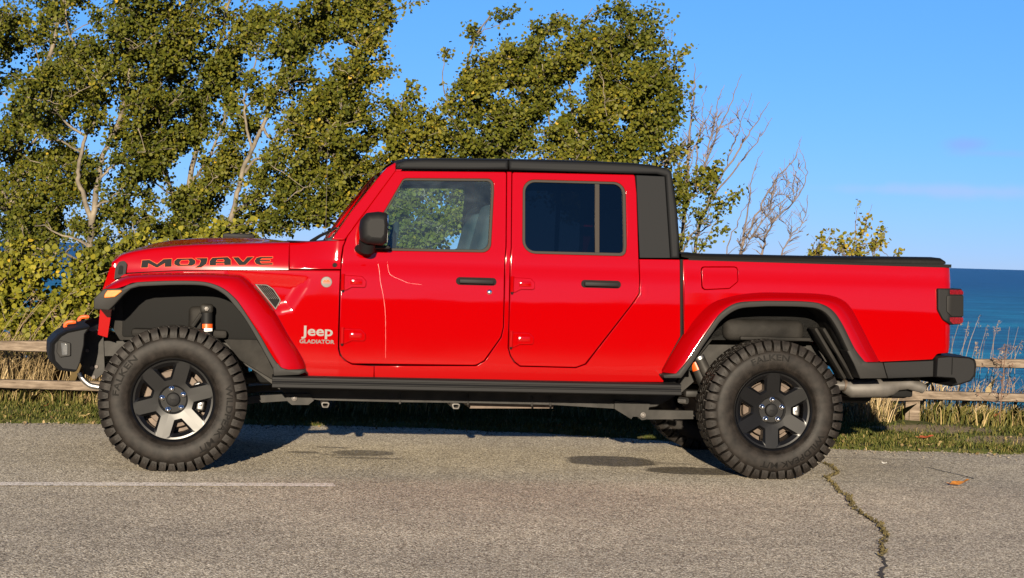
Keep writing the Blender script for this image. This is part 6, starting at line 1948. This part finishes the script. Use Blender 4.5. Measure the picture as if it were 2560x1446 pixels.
fallen(lx, ly, .03, .045, 'leaf_red', 'red-brown leaf lying on the grass nearest the asphalt edge', 2)
(lx, ly), = [(3.977, 15.345)]
fallen(lx, ly, .06, .05, 'leaf_red', 'dark red leaf caught in the long grass right of the fence post', 3, .9)
(lx, ly), = [(2.966, 13.192)]
fallen(lx, ly, .02, .022, 'leaf_tan', 'tiny pale yellow leaf beside the red-brown leaf on the grass', 4)
(lx, ly), = [(2.424, 12.045)]
fallen(lx, ly, .004, .012, 'white', 'small white scrap lying on the asphalt behind the rear wheel', 5, .35, 'paper_scrap', 'litter')
for k, (u, v, mt, lab) in enumerate(((210, 1055, 'leaf_tan', 'pale leaf at the asphalt edge left of the front wheel'), (110, 1024, 'leaf_red', 'brown leaf on the grass below the left fence rail'),
                                    (222, 998, 'leaf_red', 'reddish leaf near the long grass just in front of the front tyre'))):
    (lx, ly) = [[(-3.02, 13.368), (-3.478, 14.062), (-3.228, 14.443)]][0][k]
    fallen(lx, ly, .03, .035, mt, lab, 20 + k, .7)

# ------------------------------------------------------------------ far wood behind the photographer: seen only as the dark edge mirrored in the paint
M['wood_far'] = mk('distant_wood', (.030, .036, .012), .9, var=.5, vscale=.4, bump=1.0, bscale=.8, bdist=.8)
wr = np.random.default_rng(21)
rows = []
us = np.linspace(-150, 150, 601)
hts = 3.6 + .9 * np.sin(us * .07) + .7 * np.sin(us * .23 + 1) + .5 * np.abs(np.sin(us * .9 + np.sin(us * .31) * 2)) + wr.normal(0, .22, len(us)) + (wr.uniform(0, 1, len(us)) > .93) * wr.uniform(.3, 1.4, len(us))
for k in range(9):
    t = k / 8
    rows.append([(u, -46 - 8 * t + wr.normal(0, .3), max(0, hh * math.sin(t * math.pi * .5) + wr.normal(0, .15) * (0 < k < 8))) for u, hh in zip(us, hts)])
o = MB().grid(rows).build('distant_wood', M['wood_far'], fix=False)
o['kind'] = 'stuff'
# loose grit along the broken edge of the asphalt
gg = np.random.default_rng(31)
gv = MB()
for _ in range(700):
    x = gg.uniform(-4.5, 4.8)
    y = edge_y(x) - abs(gg.normal(0, .16)) + .06
    r = gg.uniform(.003, .009)
    c = np.array([x, y, .004 + r * .4])
    d = [np.array(v) * r * gg.uniform(.7, 1.3) for v in ((1, 0, 0), (0, 1, 0), (-1, 0, 0), (0, -1, 0), (0, 0, .8), (0, 0, -.8))]
    gv.add([c + q for q in d], [(0, 1, 4), (1, 2, 4), (2, 3, 4), (3, 0, 4), (1, 0, 5), (2, 1, 5), (3, 2, 5), (0, 3, 5)])
M['grit'] = mk('loose_grit', (.15, .128, .10), .9, var=.5, vscale=60)
o = gv.build('gravel', M['grit'], fix=False)
o['kind'] = 'stuff'
